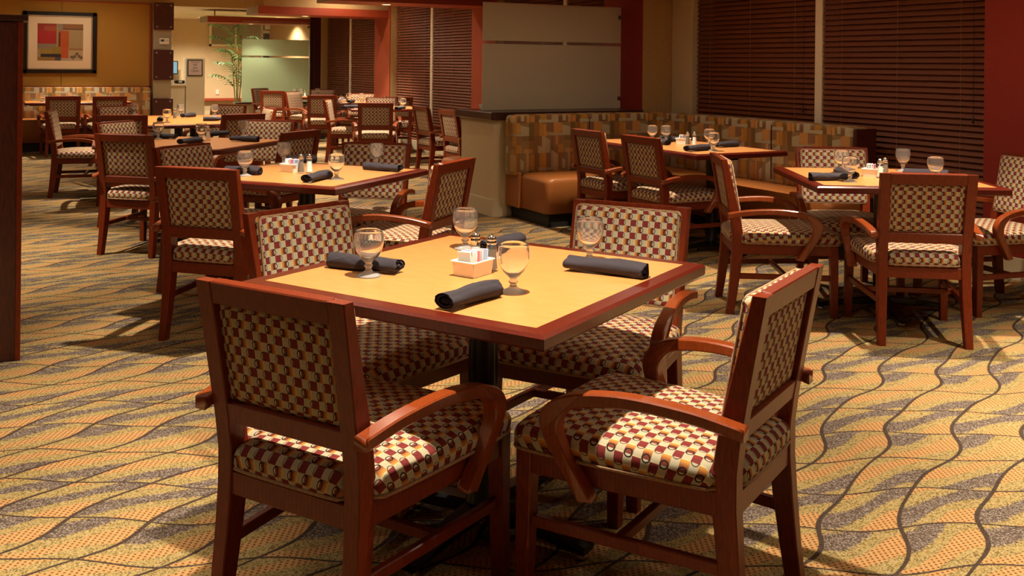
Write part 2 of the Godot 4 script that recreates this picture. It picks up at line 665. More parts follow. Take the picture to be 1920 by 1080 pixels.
func make_chair() -> Node3D:
	var t := thing("armchair", "", "chair")
	var stations := [[0.0, 0.0, 0.043, 0.226, 0.038], [0.12, 0.014, 0.048, 0.2245, 0.041], [0.25, 0.025, 0.055, 0.2225, 0.044], [0.36, 0.032, 0.060, 0.222, 0.046], [0.44, 0.032, 0.060, 0.222, 0.047], [0.52, 0.023, 0.056, 0.224, 0.048], [0.62, 0.006, 0.050, 0.226, 0.049], [0.74, -0.015, 0.042, 0.228, 0.05], [0.861, -0.037, 0.034, 0.230, 0.05]]
	for s in [-1.0, 1.0]:
		var st := mb()
		var rows := []
		for q in stations:
			rows.append([V(s * (q[3] - q[4] * 0.5), q[0], q[1] + q[2] * 0.5), q[4] * 0.5, q[2] * 0.5])
		loft(st, rows, 0.003)
		part("rear_leg", st, M.wood, t)
		st = mb()
		loft(st, [[V(s * 0.2535, 0.0, 0.583), 0.019, 0.018], [V(s * 0.2505, 0.2, 0.580), 0.0215, 0.0205], [V(s * 0.249, 0.402, 0.5775), 0.0235, 0.0225]], 0.003)
		part("front_leg", st, M.wood, t)
		st = mb()
		bar(st, V(s * 0.209, 0.366, 0.07), V(s * 0.2535, 0.370, 0.565), 0.026, 0.060)
		part("seat_rail", st, M.wood, t)
		st = mb()
		bar(st, V(s * 0.205, 0.212, 0.055), V(s * 0.248, 0.216, 0.572), 0.022, 0.030)
		part("stretcher", st, M.wood, t)
		var outer := curve([Vector2(0.0, 0.567), Vector2(0.12, 0.588), Vector2(0.27, 0.597), Vector2(0.38, 0.588), Vector2(0.445, 0.570), Vector2(0.490, 0.541), Vector2(0.508, 0.505), Vector2(0.500, 0.462), Vector2(0.468, 0.405), Vector2(0.408, 0.312)], 5, false)
		var inn := curve([Vector2(0.372, 0.318), Vector2(0.435, 0.425), Vector2(0.456, 0.472), Vector2(0.450, 0.512), Vector2(0.405, 0.548), Vector2(0.27, 0.566), Vector2(0.12, 0.558), Vector2(0.0, 0.537)], 5, false)
		outer.append_array(inn)
		st = mb()
		# (forward, height) outline stood up so that its thickness runs sideways
		var sh := func(p: Vector2) -> float: return arm_shift(p)
		extrude(st, outer, 0.042, 0.004, Transform3D(Basis(Vector3(0, 0, -1), Vector3(0, 1, 0), Vector3(s, 0, 0)), Vector3(s * 0.226, 0, 0)), sh)
		var arm := part("armrest", st, M.arm, t)
		st = mb()
		lathe(st, [Vector2(0.0, 0.0008), Vector2(0.006, 0.0006), Vector2(0.0065, 0.0)], 12, Transform3D(Basis(Vector3(0, 1, 0), Vector3(s, 0, 0), Vector3(0, 0, 1)), V(s * 0.2700, 0.552, 0.022)))
		part("screw_plug", st, M.wood, arm)
	var st2 := mb()
	bar(st2, V(-0.18, 0.362, 0.05), V(0.18, 0.362, 0.05), 0.026, 0.058)
	part("seat_rail", st2, M.wood, t)
	st2 = mb()
	bar(st2, V(-0.228, 0.370, 0.585), V(0.228, 0.370, 0.585), 0.024, 0.060)
	part("seat_rail", st2, M.wood, t)
	st2 = mb()
	bar(st2, V(-0.225, 0.214, 0.33), V(0.225, 0.214, 0.33), 0.022, 0.028)
	part("stretcher", st2, M.wood, t)
	# the back: a plane leaning from (0.50, 0.026) to (0.861, -0.037)
	var up := V(0, 0.361, -0.063).normalized()
	var fw := Vector3.RIGHT.cross(up) * -1.0
	if fw.z > 0: fw = -fw
	var o := V(0, 0.5, 0.026)
	st2 = mb()
	cbox(st2, Vector3(0.364, 0.056, 0.028), 0.003, Transform3D(Basis(Vector3.RIGHT, up, -fw), o + up * 0.3385 + fw * 0.016))
	part("top_rail", st2, M.wood, t)
	st2 = mb()
	cbox(st2, Vector3(0.364, 0.052, 0.034), 0.003, Transform3D(Basis(Vector3.RIGHT, up, -fw), o + up * 0.036 + fw * 0.020))
	part("lower_rail", st2, M.wood, t)
	# rear face of the upholstery, set back in the frame
	var xf := Transform3D(Basis(Vector3.RIGHT, -fw, up), o + fw * 0.020)
	var m := pad(round_rect(-0.183, 0.183, 0.058, 0.314, 0.006, 2, 6), [[0.0, -0.012], [0.0, 0.0], [0.004, 0.003], [0.03, 0.007], [0.08, 0.008]], 0.0465, xf)
	part("back_panel", m, M.fabric, t)
	xf = Transform3D(Basis(Vector3.RIGHT, fw, up), o + fw * 0.030)
	m = pad(round_rect(-0.207, 0.207, 0.0, 0.348, 0.018, 4, 8), [[0.004, 0.0], [0.0, 0.004], [-0.001, 0.016], [0.003, 0.027], [0.012, 0.034], [0.03, 0.038], [0.07, 0.041], [0.12, 0.043]], 0.0465, xf)
	var bp := part("backrest_pad", m, M.fabric, t)
	var path := []
	for q in round_rect(-0.203, 0.203, 0.004, 0.344, 0.018, 4, 4):
		path.append(xf * Vector3(q.x, 0.027, q.y))
	st2 = mb()
	tube(st2, path, 0.0042, 6, true)
	part("welt", st2, M.welt, bp)
	var ol := PackedVector2Array()
	var half := [Vector2(0.0, 0.630), Vector2(0.07, 0.630), Vector2(0.14, 0.629), Vector2(0.20, 0.626), Vector2(0.245, 0.618), Vector2(0.266, 0.605), Vector2(0.276, 0.58), Vector2(0.275, 0.52), Vector2(0.270, 0.44), Vector2(0.263, 0.34), Vector2(0.255, 0.24), Vector2(0.247, 0.16), Vector2(0.238, 0.10), Vector2(0.222, 0.084), Vector2(0.180, 0.080), Vector2(0.172, 0.070), Vector2(0.170, 0.045), Vector2(0.160, 0.030), Vector2(0.12, 0.026), Vector2(0.06, 0.025)]
	for q in half:
		ol.append(Vector2(q.x, -q.y))
	ol.append(Vector2(0, -0.025))
	for k in range(half.size() - 1, 0, -1):
		ol.append(Vector2(-half[k].x, -half[k].y))
	m = pad(ol, [[0.010, 0.394], [0.003, 0.398], [-0.003, 0.415], [-0.003, 0.432], [0.003, 0.446], [0.014, 0.456], [0.035, 0.463], [0.07, 0.469], [0.12, 0.474], [0.17, 0.477]], 0.0465)
	var sc := part("seat_cushion", m, M.fabric, t)
	path = []
	for q in ol:
		path.append(Vector3(q.x * 1.004, 0.402, q.y))
	st2 = mb()
	tube(st2, path, 0.0042, 6, true)
	part("welt", st2, M.welt, sc)
	return t


# ---------- tables
func make_table(label: String, u: float, w: float, phi: float, su: float, sw: float, dark := false, r := 0.0) -> Node3D:
	var t := thing("dining_table", label, "table", P(u, w), phi)
	var hx := sw * 0.5
	var hz := su * 0.5
	var b := 0.052
	if not dark:
		part("laminate_top", box(Vector3(-hx + b, 0.722, -hz + b), Vector3(hx - b, 0.7605, hz - b), 0.0008), M.laminate, t)
		# four mitred edge strips
		var c := [Vector2(-hx, -hz), Vector2(hx, -hz), Vector2(hx, hz), Vector2(-hx, hz)]
		for k in 4:
			var a: Vector2 = c[k]
			var d: Vector2 = c[(k + 1) % 4]
			var e := (d - a).normalized()
			var n := Vector2(-e.y, e.x)
			var st := mb()
			var L := (d - a).length()
			# cross-section, mitred: (inwards, height)
			var sec := [Vector2(0.0, 0.728), Vector2(0.0, 0.752), Vector2(0.008, 0.760), Vector2(b, 0.7605), Vector2(b, 0.718), Vector2(0.006, 0.722)]
			for i in sec.size():
				var p: Vector2 = sec[i]
				var q: Vector2 = sec[(i + 1) % sec.size()]
				var vs := []
				for z in [[p, 0.0], [q, 0.0], [q, 1.0], [p, 1.0]]:
					var s: Vector2 = z[0]
					var g: Vector2 = a + e * (s.x + (L - 2.0 * s.x) * z[1]) + n * s.x
					vs.append(Vector3(g.x, s.y, g.y))
				var mid: Vector3 = (vs[0] + vs[1]) * 0.5 - Vector3((a + e * b * 0.5 + n * b * 0.5).x, 0.74, (a + e * b * 0.5 + n * b * 0.5).y)
				mid -= Vector3(e.x, 0, e.y) * mid.dot(Vector3(e.x, 0, e.y))
				quad(st, vs[0], vs[1], vs[2], vs[3], mid)
			part("edge_strip", st, M.edge, t)
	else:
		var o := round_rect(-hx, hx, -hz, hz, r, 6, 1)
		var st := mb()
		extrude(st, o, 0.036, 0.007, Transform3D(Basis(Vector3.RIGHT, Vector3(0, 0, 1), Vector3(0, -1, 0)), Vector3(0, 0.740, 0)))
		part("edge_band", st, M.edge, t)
		st = mb()
		extrude(st, round_rect(-hx + 0.016, hx - 0.016, -hz + 0.016, hz - 0.016, maxf(r - 0.012, 0.004), 6, 1), 0.010, 0.0006, Transform3D(Basis(Vector3.RIGHT, Vector3(0, 0, 1), Vector3(0, -1, 0)), Vector3(0, 0.7555, 0)))
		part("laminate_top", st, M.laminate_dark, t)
	var zs := [0.0] if su < 1.2 else [-su * 0.27, su * 0.27]
	for z in zs:
		var st := mb()
		lathe(st, [Vector2(0.0, 0.05), Vector2(0.055, 0.05), Vector2(0.055, 0.05), Vector2(0.0545, 0.075), Vector2(0.044, 0.095), Vector2(0.044, 0.70), Vector2(0.044, 0.70), Vector2(0.0, 0.70)], 28, Transform3D(Basis(), Vector3(0, 0, z)))
		part("pedestal", st, M.black, t)
		st = mb()
		bar(st, Vector3(-0.26, 0.71, z), Vector3(0.26, 0.71, z), 0.06, 0.016)
		bar(st, Vector3(0, 0.709, z - 0.26), Vector3(0, 0.709, z + 0.26), 0.06, 0.016)
		part("support_plate", st, M.black, t)
		for k in 4:
			var d := Vector3(sin(PI * 0.5 * k), 0, cos(PI * 0.5 * k))
			var sx := Vector3(d.z, 0, -d.x)
			st = mb()
			var rows := []
			for q in [[0.02, 0.066, 0.046, 0.022], [0.12, 0.060, 0.042, 0.021], [0.24, 0.048, 0.040, 0.018], [0.32, 0.038, 0.042, 0.014], [0.36, 0.034, 0.040, 0.010]]:
				rows.append([Vector3(0, q[1], z) + d * q[0], q[2] * 0.8, q[3]])
			loft(st, rows, 0.008, sx, Vector3.UP)
			var foot := part("base_foot", st, M.black, t)
			st = mb()
			lathe(st, [Vector2(0.0, 0.0), Vector2(0.018, 0.0), Vector2(0.021, 0.006), Vector2(0.017, 0.016), Vector2(0.006, 0.022), Vector2(0.005, 0.03)], 16, Transform3D(Basis(), Vector3(0, 0, z) + d * 0.335))
			part("glide", st, M.steel, foot)
	return t


# ---------- table ware
func make_goblet() -> Node3D:
	var t := thing("water_goblet", "", "glass")
	var st := mb()
	lathe(st, [Vector2(0.0, 0.0015), Vector2(0.030, 0.0005), Vector2(0.0355, 0.0), Vector2(0.0368, 0.0018), Vector2(0.035, 0.004), Vector2(0.026, 0.0075), Vector2(0.015, 0.012), Vector2(0.0095, 0.018), Vector2(0.0085, 0.023), Vector2(0.0125, 0.027), Vector2(0.0128, 0.030), Vector2(0.009, 0.034), Vector2(0.0105, 0.038), Vector2(0.0140, 0.0405), Vector2(0.0140, 0.0405), Vector2(0.0, 0.0405)], 40)
	part("stem", st, M.glass_foot, t)
	st = mb()
	lathe(st, [Vector2(0.0, 0.0408), Vector2(0.0142, 0.0408), Vector2(0.019, 0.045), Vector2(0.029, 0.055), Vector2(0.038, 0.070), Vector2(0.0432, 0.087), Vector2(0.0436, 0.098), Vector2(0.0425, 0.110), Vector2(0.0405, 0.121), Vector2(0.0393, 0.1262), Vector2(0.0386, 0.127), Vector2(0.0377, 0.1262), Vector2(0.0388, 0.120), Vector2(0.0408, 0.109), Vector2(0.0418, 0.098), Vector2(0.0414, 0.087), Vector2(0.0362, 0.071), Vector2(0.0272, 0.0575), Vector2(0.016, 0.049), Vector2(0.0, 0.0455)], 40)
	part("bowl", st, M.glass, t)
	return t


func make_shaker(kind: String) -> Node3D:
	var t := thing("salt_shaker" if kind == "salt" else "pepper_shaker", "", "shaker")
	var st := mb()
	lathe(st, [Vector2(0.0, 0.0), Vector2(0.0215, 0.0), Vector2(0.0215, 0.0), Vector2(0.022, 0.006), Vector2(0.0135, 0.082), Vector2(0.0135, 0.082), Vector2(0.0, 0.082)], 8)
	part("glass_body", st, M.pane, t)
	st = mb()
	lathe(st, [Vector2(0.0, 0.008), Vector2(0.0185, 0.008), Vector2(0.0185, 0.008), Vector2(0.0125, 0.066), Vector2(0.0125, 0.066), Vector2(0.0, 0.067)], 16)
	part("filling", st, M.salt if kind == "salt" else M.pepper, t)
	st = mb()
	lathe(st, [Vector2(0.0136, 0.080), Vector2(0.0152, 0.081), Vector2(0.0152, 0.088), Vector2(0.0135, 0.090), Vector2(0.0135, 0.092), Vector2(0.0146, 0.094), Vector2(0.0132, 0.101), Vector2(0.0085, 0.107), Vector2(0.004, 0.1095), Vector2(0.0, 0.110)], 20)
	part("cap", st, M.chrome, t)
	return t


func make_caddy() -> Node3D:
	var t := thing("sugar_caddy", "", "caddy")
	var st := mb()
	var hx := 0.045
	var hz := 0.036
	# floor and four sloping walls, the +X wall with a finger notch
	cbox(st, Vector3(hx * 2 - 0.006, 0.004, hz * 2 - 0.006), 0.001, Transform3D(Basis(), Vector3(0, 0.003, 0)))
	for s in [-1.0, 1.0]:
		var lean := Basis(Vector3.RIGHT, s * 0.09)
		extrude(st, PackedVector2Array([Vector2(-hx, 0), Vector2(hx, 0), Vector2(hx + 0.004, 0.044), Vector2(-hx - 0.004, 0.044)]), 0.004, 0.001, Transform3D(lean, Vector3(0, 0, s * (hz - 0.002))))
		var o := PackedVector2Array([Vector2(-hz, 0), Vector2(hz, 0), Vector2(hz + 0.004, 0.044)])
		if s > 0:
			for k in 13:
				var a := PI * k / 12.0
				o.append(Vector2(0.016 * cos(a), 0.043 - 0.017 * sin(a)))
		o.append(Vector2(-hz - 0.004, 0.044))
		extrude(st, o, 0.004, 0.001, Transform3D(Basis(Vector3(0, 0, -1), Vector3.UP, Vector3.RIGHT) * Basis(Vector3.RIGHT, s * 0.09), Vector3(s * (hx - 0.002), 0, 0)))
	part("tray", st, M.white, t)
	st = mb()
	for s in [-1.0, 1.0]:
		bar(st, Vector3(-hx - 0.008, 0.044, s * (hz + 0.004)), Vector3(hx + 0.008, 0.044, s * (hz + 0.004)), 0.007, 0.004, 0.0015)
	bar(st, Vector3(-hx - 0.006, 0.044, -hz - 0.005), Vector3(-hx - 0.006, 0.044, hz + 0.005), 0.007, 0.004, 0.0015)
	for s in [-1.0, 1.0]:
		bar(st, Vector3(hx + 0.006, 0.044, s * 0.017), Vector3(hx + 0.006, 0.044, s * (hz + 0.005)), 0.007, 0.004, 0.0015)
	part("rim", st, M.white, t)
	return t


func make_packet() -> Node3D:
	var t := thing("sugar_packet", "", "packet")
	var st := mb()
	var o := PackedVector2Array()
	for k in 15:
		o.append(Vector2(-0.021 + 0.003 * k, 0.0 if k % 2 == 0 else 0.0008))
	for k in 15:
		o.append(Vector2(0.021 - 0.003 * k, 0.066 if k % 2 == 0 else 0.0672))
	extrude(st, o, 0.0034, 0.0012)
	part("sleeve", st, M.paper, t)
	st = mb()
	cbox(st, Vector3(0.026, 0.004, 0.0006), 0.0002, Transform3D(Basis(), Vector3(0, 0.056, 0.0018)))
	cbox(st, Vector3(0.014, 0.003, 0.0006), 0.0002, Transform3D(Basis(), Vector3(-0.004, 0.048, 0.0018)))
	part("print_stripe", st, M.ink, t)
	return t


func napkin_mesh(L: float, seed_: int) -> ArrayMesh:
	rng.seed = seed_
	var ph := rng.randf() * TAU
	var st := SurfaceTool.new()
	st.begin(Mesh.PRIMITIVE_TRIANGLES)
	st.set_smooth_group(1)
	var N := 40
	var S := 36
	var rings := []
	var add := func(x: float, k: float, inset: float) -> void:
		var ring := []
		for i in S:
			var t := TAU * i / S
			# the cloth's last turn lies diagonally across the roll
			var f := fposmod(t + ph, TAU) / TAU
			var edge := 0.25 + 0.5 * (x / L + 0.5)
			var lay := 0.0034 if f < edge else 0.0
			var lay2 := 0.0026 if fposmod(f + 0.45, 1.0) < 1.0 - 0.7 * (x / L + 0.5) else 0.0
			var ry := (0.0175 + lay + lay2 + 0.0014 * sin(3.0 * t + x * 40.0) + 0.003 * cos(x * 22.0 + ph)) * k
			var rz := (0.0265 + lay + lay2) * k
			var y := 0.0225 + sin(t) * ry
			ring.append(Vector3(x + inset + 0.006 * sin(t * 2.0 + ph) * (absf(x) / L), maxf(y, 0.0008), cos(t) * rz * (1.0 + 0.05 * sin(x * 25.0 + ph))))
		rings.append(ring)
	# a rolled end: the turns step back and forth
	for q in [[0.12, 0.010], [0.36, 0.004], [0.42, 0.014], [0.60, 0.016], [0.64, 0.003], [0.80, 0.002], [0.84, 0.010], [0.93, 0.008], [0.97, 0.0]]:
		add.call(-L * 0.5, q[0], q[1])
	for k in N + 1:
		add.call(-L * 0.5 + L * k / N, 1.0, 0.0)
	for q in [[0.97, 0.0], [0.93, 0.008], [0.84, 0.010], [0.80, 0.002], [0.64, 0.003], [0.60, 0.016], [0.42, 0.014], [0.36, 0.004], [0.12, 0.010]]:
		add.call(L * 0.5, q[0], -q[1])
	for k in rings.size() - 1:
		for i in S:
			var j := (i + 1) % S
			var c: Vector3 = (rings[k][0] + rings[k][S / 2] + rings[k + 1][0] + rings[k + 1][S / 2]) * 0.25
			var mid: Vector3 = (rings[k][i] + rings[k][j] + rings[k + 1][i] + rings[k + 1][j]) * 0.25
			var out := mid - c
			if k < 9: out = out * 0.3 + Vector3(-0.01, 0, 0)
			elif k > rings.size() - 11: out = out * 0.3 + Vector3(0.01, 0, 0)
			quad(st, rings[k][i], rings[k][j], rings[k + 1][j], rings[k + 1][i], out)
	for e in [0, rings.size() - 1]:
		for i in range(1, S - 1):
			tri(st, rings[e][0], rings[e][i], rings[e][i + 1], Vector3(-1 if e == 0 else 1, 0, 0))
	st.generate_normals()
	return st.commit()


func dup(root: Node3D, at: Vector3, phi: float, label: String, group := "") -> Node3D:
	var fresh: bool = not root.has_meta("label")
	var r: Node3D = root if fresh else root.duplicate()
	if not fresh:
		r.name = numbered(String(root.name))
		add_child(r)
	r.position = at
	r.rotation.y = -deg_to_rad(phi)
	r.set_meta("label", label)
	if group: r.set_meta("group", group)
	return r


# ---------- lamps
func spot(at: Vector3, energy: float, angle := 37.0, towards := Vector3.DOWN, soft := 0.035, called := "downlight") -> void:
	var l := SpotLight3D.new()
	l.name = numbered(called + "_beam")
	l.light_color = Color(1.0, 0.94, 0.84)
	l.light_energy = energy
	l.light_size = soft
	l.spot_angle = angle
	l.spot_angle_attenuation = 0.6
	l.spot_range = 30.0
	l.spot_attenuation = 2.0
	l.shadow_enabled = true
	add_child(l)
	l.position = at
	l.basis = Basis.looking_at(towards, Vector3.FORWARD)


func downlight(u: float, w: float, y: float, energy: float, label: String, angle := 37.0) -> void:
	var t := thing("recessed_downlight", label, "lamp", P(u, w, y), 0.0, "recessed ceiling downlights")
	var st := mb()
	lathe(st, [Vector2(0.058, 0.006), Vector2(0.058, -0.001), Vector2(0.074, -0.004), Vector2(0.078, 0.0), Vector2(0.078, 0.006)], 28)
	part("trim_ring", st, M.trim_pale, t)
	st = mb()
	lathe(st, [Vector2(0.0, -0.0005), Vector2(0.057, -0.0005), Vector2(0.057, -0.0005), Vector2(0.057, 0.005), Vector2(0.057, 0.005), Vector2(0.0, 0.005)], 24)
	part("lamp_lens", st, M.lamp, t)
	if energy > 0.0:
		spot(P(u, w, y - 0.03), energy, angle)
		spot(P(u, w, y - 0.025), energy * (0.07 if u < 8.0 else 0.11), 78.0, Vector3.DOWN, 0.05, "downlight_spill")


func _ready() -> void:
	# ----- camera, environment, exposure
	var cam := Camera3D.new()
	cam.name = "camera"
	cam.projection = Camera3D.PROJECTION_FRUSTUM
	cam.near = 0.05
	cam.far = 80.0
	cam.size = 2.0 * 0.05 * 540.0 / 1850.0
	cam.frustum_offset = Vector2(0, -0.05 * (540.0 - 120.5) / 1850.0)
	cam.position = Vector3(0, 1.38, 0)
	cam.rotation = Vector3(0, -deg_to_rad(27.9), 0.010)
	add_child(cam)
	cam.current = true
	var env := Environment.new()
	env.background_mode = Environment.BG_COLOR
	env.background_color = Color(0.01, 0.012, 0.018)
	env.tonemap_mode = Environment.TONE_MAPPER_LINEAR
	env.tonemap_exposure = 1.12
	env.sdfgi_enabled = true
	env.ssao_enabled = true
	env.ssil_enabled = true
	var we := WorldEnvironment.new()
	we.name = "environment"
	we.environment = env
	add_child(we)
	make_materials()
	M.welt = wood(rgb(110, 60, 44), rgb(206, 184, 138), 0.85, 0.0, 14.0)
	build_lights()
	build_room()
	build_partition()
	build_banquette()
	build_art_wall()
	build_far_end()
	build_tables()
	build_chairs()
	build_ware()


const LAMPS := [
	[2.23, 1.20, 1.0, "over the nearest table"],
	[4.75, 1.60, 1.0, "over the second table"],
	[3.6, 4.2, 1.0, "over the right hand table"],
	[6.1, 4.3, 0.8, "over the corner bench table"],
	[0.9, 3.6, 1.2, "over the front right carpet"],
	[0.6, 0.0, 0.1, "over the front left carpet"],
	[3.4, -0.9, 0.9, "before the mahogany partition"],
	[7.6, -0.3, 0.9, "left behind the mahogany partition"],
	[10.6, 1.9, 1.1, "over the long orange table"],
	[13.2, -0.6, 0.6, "left before the wall bench"],
	[15.9, 1.2, 0.85, "over the wall bench table"],
	[14.2, 3.0, 0.8, "in the far aisle"],
	[10.2, 3.4, 0.7, "beside the half wall"],
	[13.0, 4.6, 1.0, "over the first far table"],
	[15.2, 5.0, 0.9, "over the middle far table"],
	[17.5, 3.1, 0.9, "before the host counter"],
	[17.0, 4.3, 1.0, "over the farthest chairs"],
	[1.9, 4.4, 0.9, "near the dark red pier"],
	[8.1, 1.5, 0.3, "over the unlit brown table, added to brighten it"],  # added lamp, lifts the brown table out of the dark
]


func build_lights() -> void:
	for q in LAMPS:
		downlight(q[0], q[1], 2.748, q[2] * 11.0, "round recessed downlight in the ceiling " + q[3])
	downlight(12.1, 4.55, 2.139, 3.0, "small downlight under the nearest red soffit beam", 50.0)
	downlight(16.0, 4.6, 2.139, 3.0, "small downlight under the middle red soffit beam", 50.0)
	downlight(20.05, 4.65, 2.139, 3.0, "small downlight under the farthest orange lit soffit beam", 50.0)
	downlight(22.6, 3.5, 2.398, 6.5, "round recessed downlight in the low far ceiling", 70.0)
	downlight(22.4, 5.8, 2.398, 6.0, "round recessed downlight behind the green glass", 70.0)
	downlight(20.4, 2.6, 2.398, 8.0, "oval looking downlight over the host counter", 70.0)
	downlight(23.6, 4.3, 2.398, 3.5, "added downlight that brightens the beige far wall", 70.0)  # extra lamp put in to lighten the far wall


func build_room() -> void:
	# floor: the carpet's print is laid square to the camera's travel, so its UVs turn by 27.9 degrees
	var st := SurfaceTool.new()
	st.begin(Mesh.PRIMITIVE_TRIANGLES)
	var th := deg_to_rad(-27.9)
	var vs := []
	for q in [[-3.0, -5.0], [27.0, -5.0], [27.0, 6.6], [-3.0, 6.6]]:
		var X: float = q[0] * sin(th) + q[1] * cos(th)
		var D: float = q[0] * cos(th) - q[1] * sin(th)
		vs.append([P(q[0], q[1]), Vector2((X + 0.06) / 2.0, (D + 0.03) / 1.5)])
	for i in [0, 1, 2, 0, 2, 3]:
		st.set_uv(vs[i][1])
		st.set_normal(Vector3.UP)
		st.add_vertex(vs[i][0])
	var fl := MeshInstance3D.new()
	fl.mesh = st.commit()
	fl.material_override = M.carpet
	fl.name = "floor"
	add_child(fl)
	tag(fl, "patterned carpet of gold, olive and grey leaf shapes with dark wavy lines", "floor", "", "structure")
	struct("trim_1", rbox(-3.1, 27.1, -5.1, 6.7, -0.2, -0.02), M.matte_black, "floor slab under the carpet", "floor")
	struct("ceiling", rbox(-3.1, 19.2, -5.1, 6.7, 2.75, 2.9), M.ceiling, "plain ceiling above the dining room", "ceiling")
	struct("ceiling", rbox(19.2, 27.1, -5.1, 6.7, 2.4, 2.55), M.ceiling, "lower pale ceiling over the far end", "ceiling")
	struct("trim_2", rbox(19.15, 19.28, -5.1, 6.7, 2.401, 2.75), M.wall_tan, "tan drop between the two ceilings", "trim")
	struct("wall_front", rbox(-3.1, -3.0, -5.1, 6.7, 0, 2.75), M.wall_tan, "tan wall behind the viewer", "wall")
	struct("wall_left", rbox(-3.0, 27.0, -5.1, -5.0, 0, 2.75), M.wall_tan, "tan wall at the far left", "wall")
	# window wall: low wall, header, outer skin
	struct("wall_right", rbox(-3.0, 27.0, 6.25, 6.7, 0, 2.75), M.wall_tan, "tan outer wall that carries the windows", "wall")
	struct("baseboard_right", rbox(-3.0, 19.6, 6.02, 6.26, 0, 0.15), M.trim_pale, "pale low sill running under the blinds", "baseboard")
	# piers: dark red front, orange light tinted into the far ones, tan side faces
	piers(3.55, 4.40, 5.94, "dark red painted pier at the right picture edge")
	piers(7.94, 8.62, 5.64, "deep pier behind the corner bench, dark red front and tan side")
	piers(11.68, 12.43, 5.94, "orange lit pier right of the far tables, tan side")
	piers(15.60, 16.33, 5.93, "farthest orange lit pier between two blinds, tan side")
	struct("trim_4", rbox(7.615, 7.935, 6.0, 6.26, 0.15, 2.75), M.wall_pale, "pale window casing left of the dark blinds", "trim")
	struct("wall_pier", rbox(19.5, 20.1, 5.95, 6.26, 0, 2.4), M.wall_tan, "tan wall strip right of the dark glass post", "wall")
	struct("wall_pier", rbox(-3.0, 0.3, 5.94, 6.26, 0, 2.75), M.wall_tan, "tan wall beside the viewer", "wall")
	window(1, 6.0, [4.42, 5.955, 6.045, 7.60], true, "right half of the nearest window, dark red brown slats", "left half of the nearest window above the corner bench, dark slats")
	window(2, 10.06, [8.64, 10.02, 10.10, 11.66], false, "right half of the second window, seen over the frosted glass", "left half of the second window, partly behind the frosted glass")
	window(3, 14.06, [12.45, 14.02, 14.10, 15.58], false, "right half of the third window beside the orange pier", "left half of the third window above the far tables")
	window(4, 17.95, [16.36, 17.91, 17.99, 19.42], false, "right half of the farthest window", "left half of the farthest window, palest slats")
	window(0, 1.95, [0.32, 1.91, 1.99, 3.53], false, "right half of the window beside the viewer", "left half of the window beside the viewer")
	# soffit beams
	for q in [[7.72, "red soffit beam above the frosted glass"], [11.7, "nearest visible soffit beam, dark red front with orange underside"], [15.65, "middle soffit beam, deep red front with a pale end"], [19.7, "farthest soffit beam, orange lit front"]]:
		var t := thing("soffit_beam", q[1], "beam", P(q[0] + 0.37, 4.84, 2.2))
		part("fascia_board", box(Vector3(-1.10, -0.058, -0.37), Vector3(1.10, 0.065, 0.37), 0.003), M.beam, t)
		part("end_cap", box(Vector3(-1.115, -0.0585, -0.371), Vector3(-1.10, 0.0655, 0.371), 0.002), M.grey_panel, t)
		if q[0] < 19:
			part("hanger", box(Vector3(-1.0, 0.066, -0.33), Vector3(1.10, 0.55, 0.33), 0.002), M.wall_tan, t)
		else:
			for x in [-0.9, 0.9]:
				part("hanger", box(Vector3(x - 0.01, 0.066, -0.01), Vector3(x + 0.01, 0.199, 0.01), 0.002), M.ceiling, t)


func piers(u0: float, u1: float, w: float, label: String) -> void:
	var o := struct("wall_pier", rbox(u0 + 0.004, u1 - 0.004, w + 0.012, 6.26, 0, 2.75), M.wall_tan, label, "pier")
	part("front_panel", rbox(u0, u1, w, w + 0.013, 0.15, 2.75, 0.002), M.red if u0 < 10.0 else M.red_lit, o)
	part("skirting", rbox(u0 - 0.01, u1 + 0.01, w - 0.012, w + 0.012, 0, 0.15, 0.003), M.trim_pale, o)


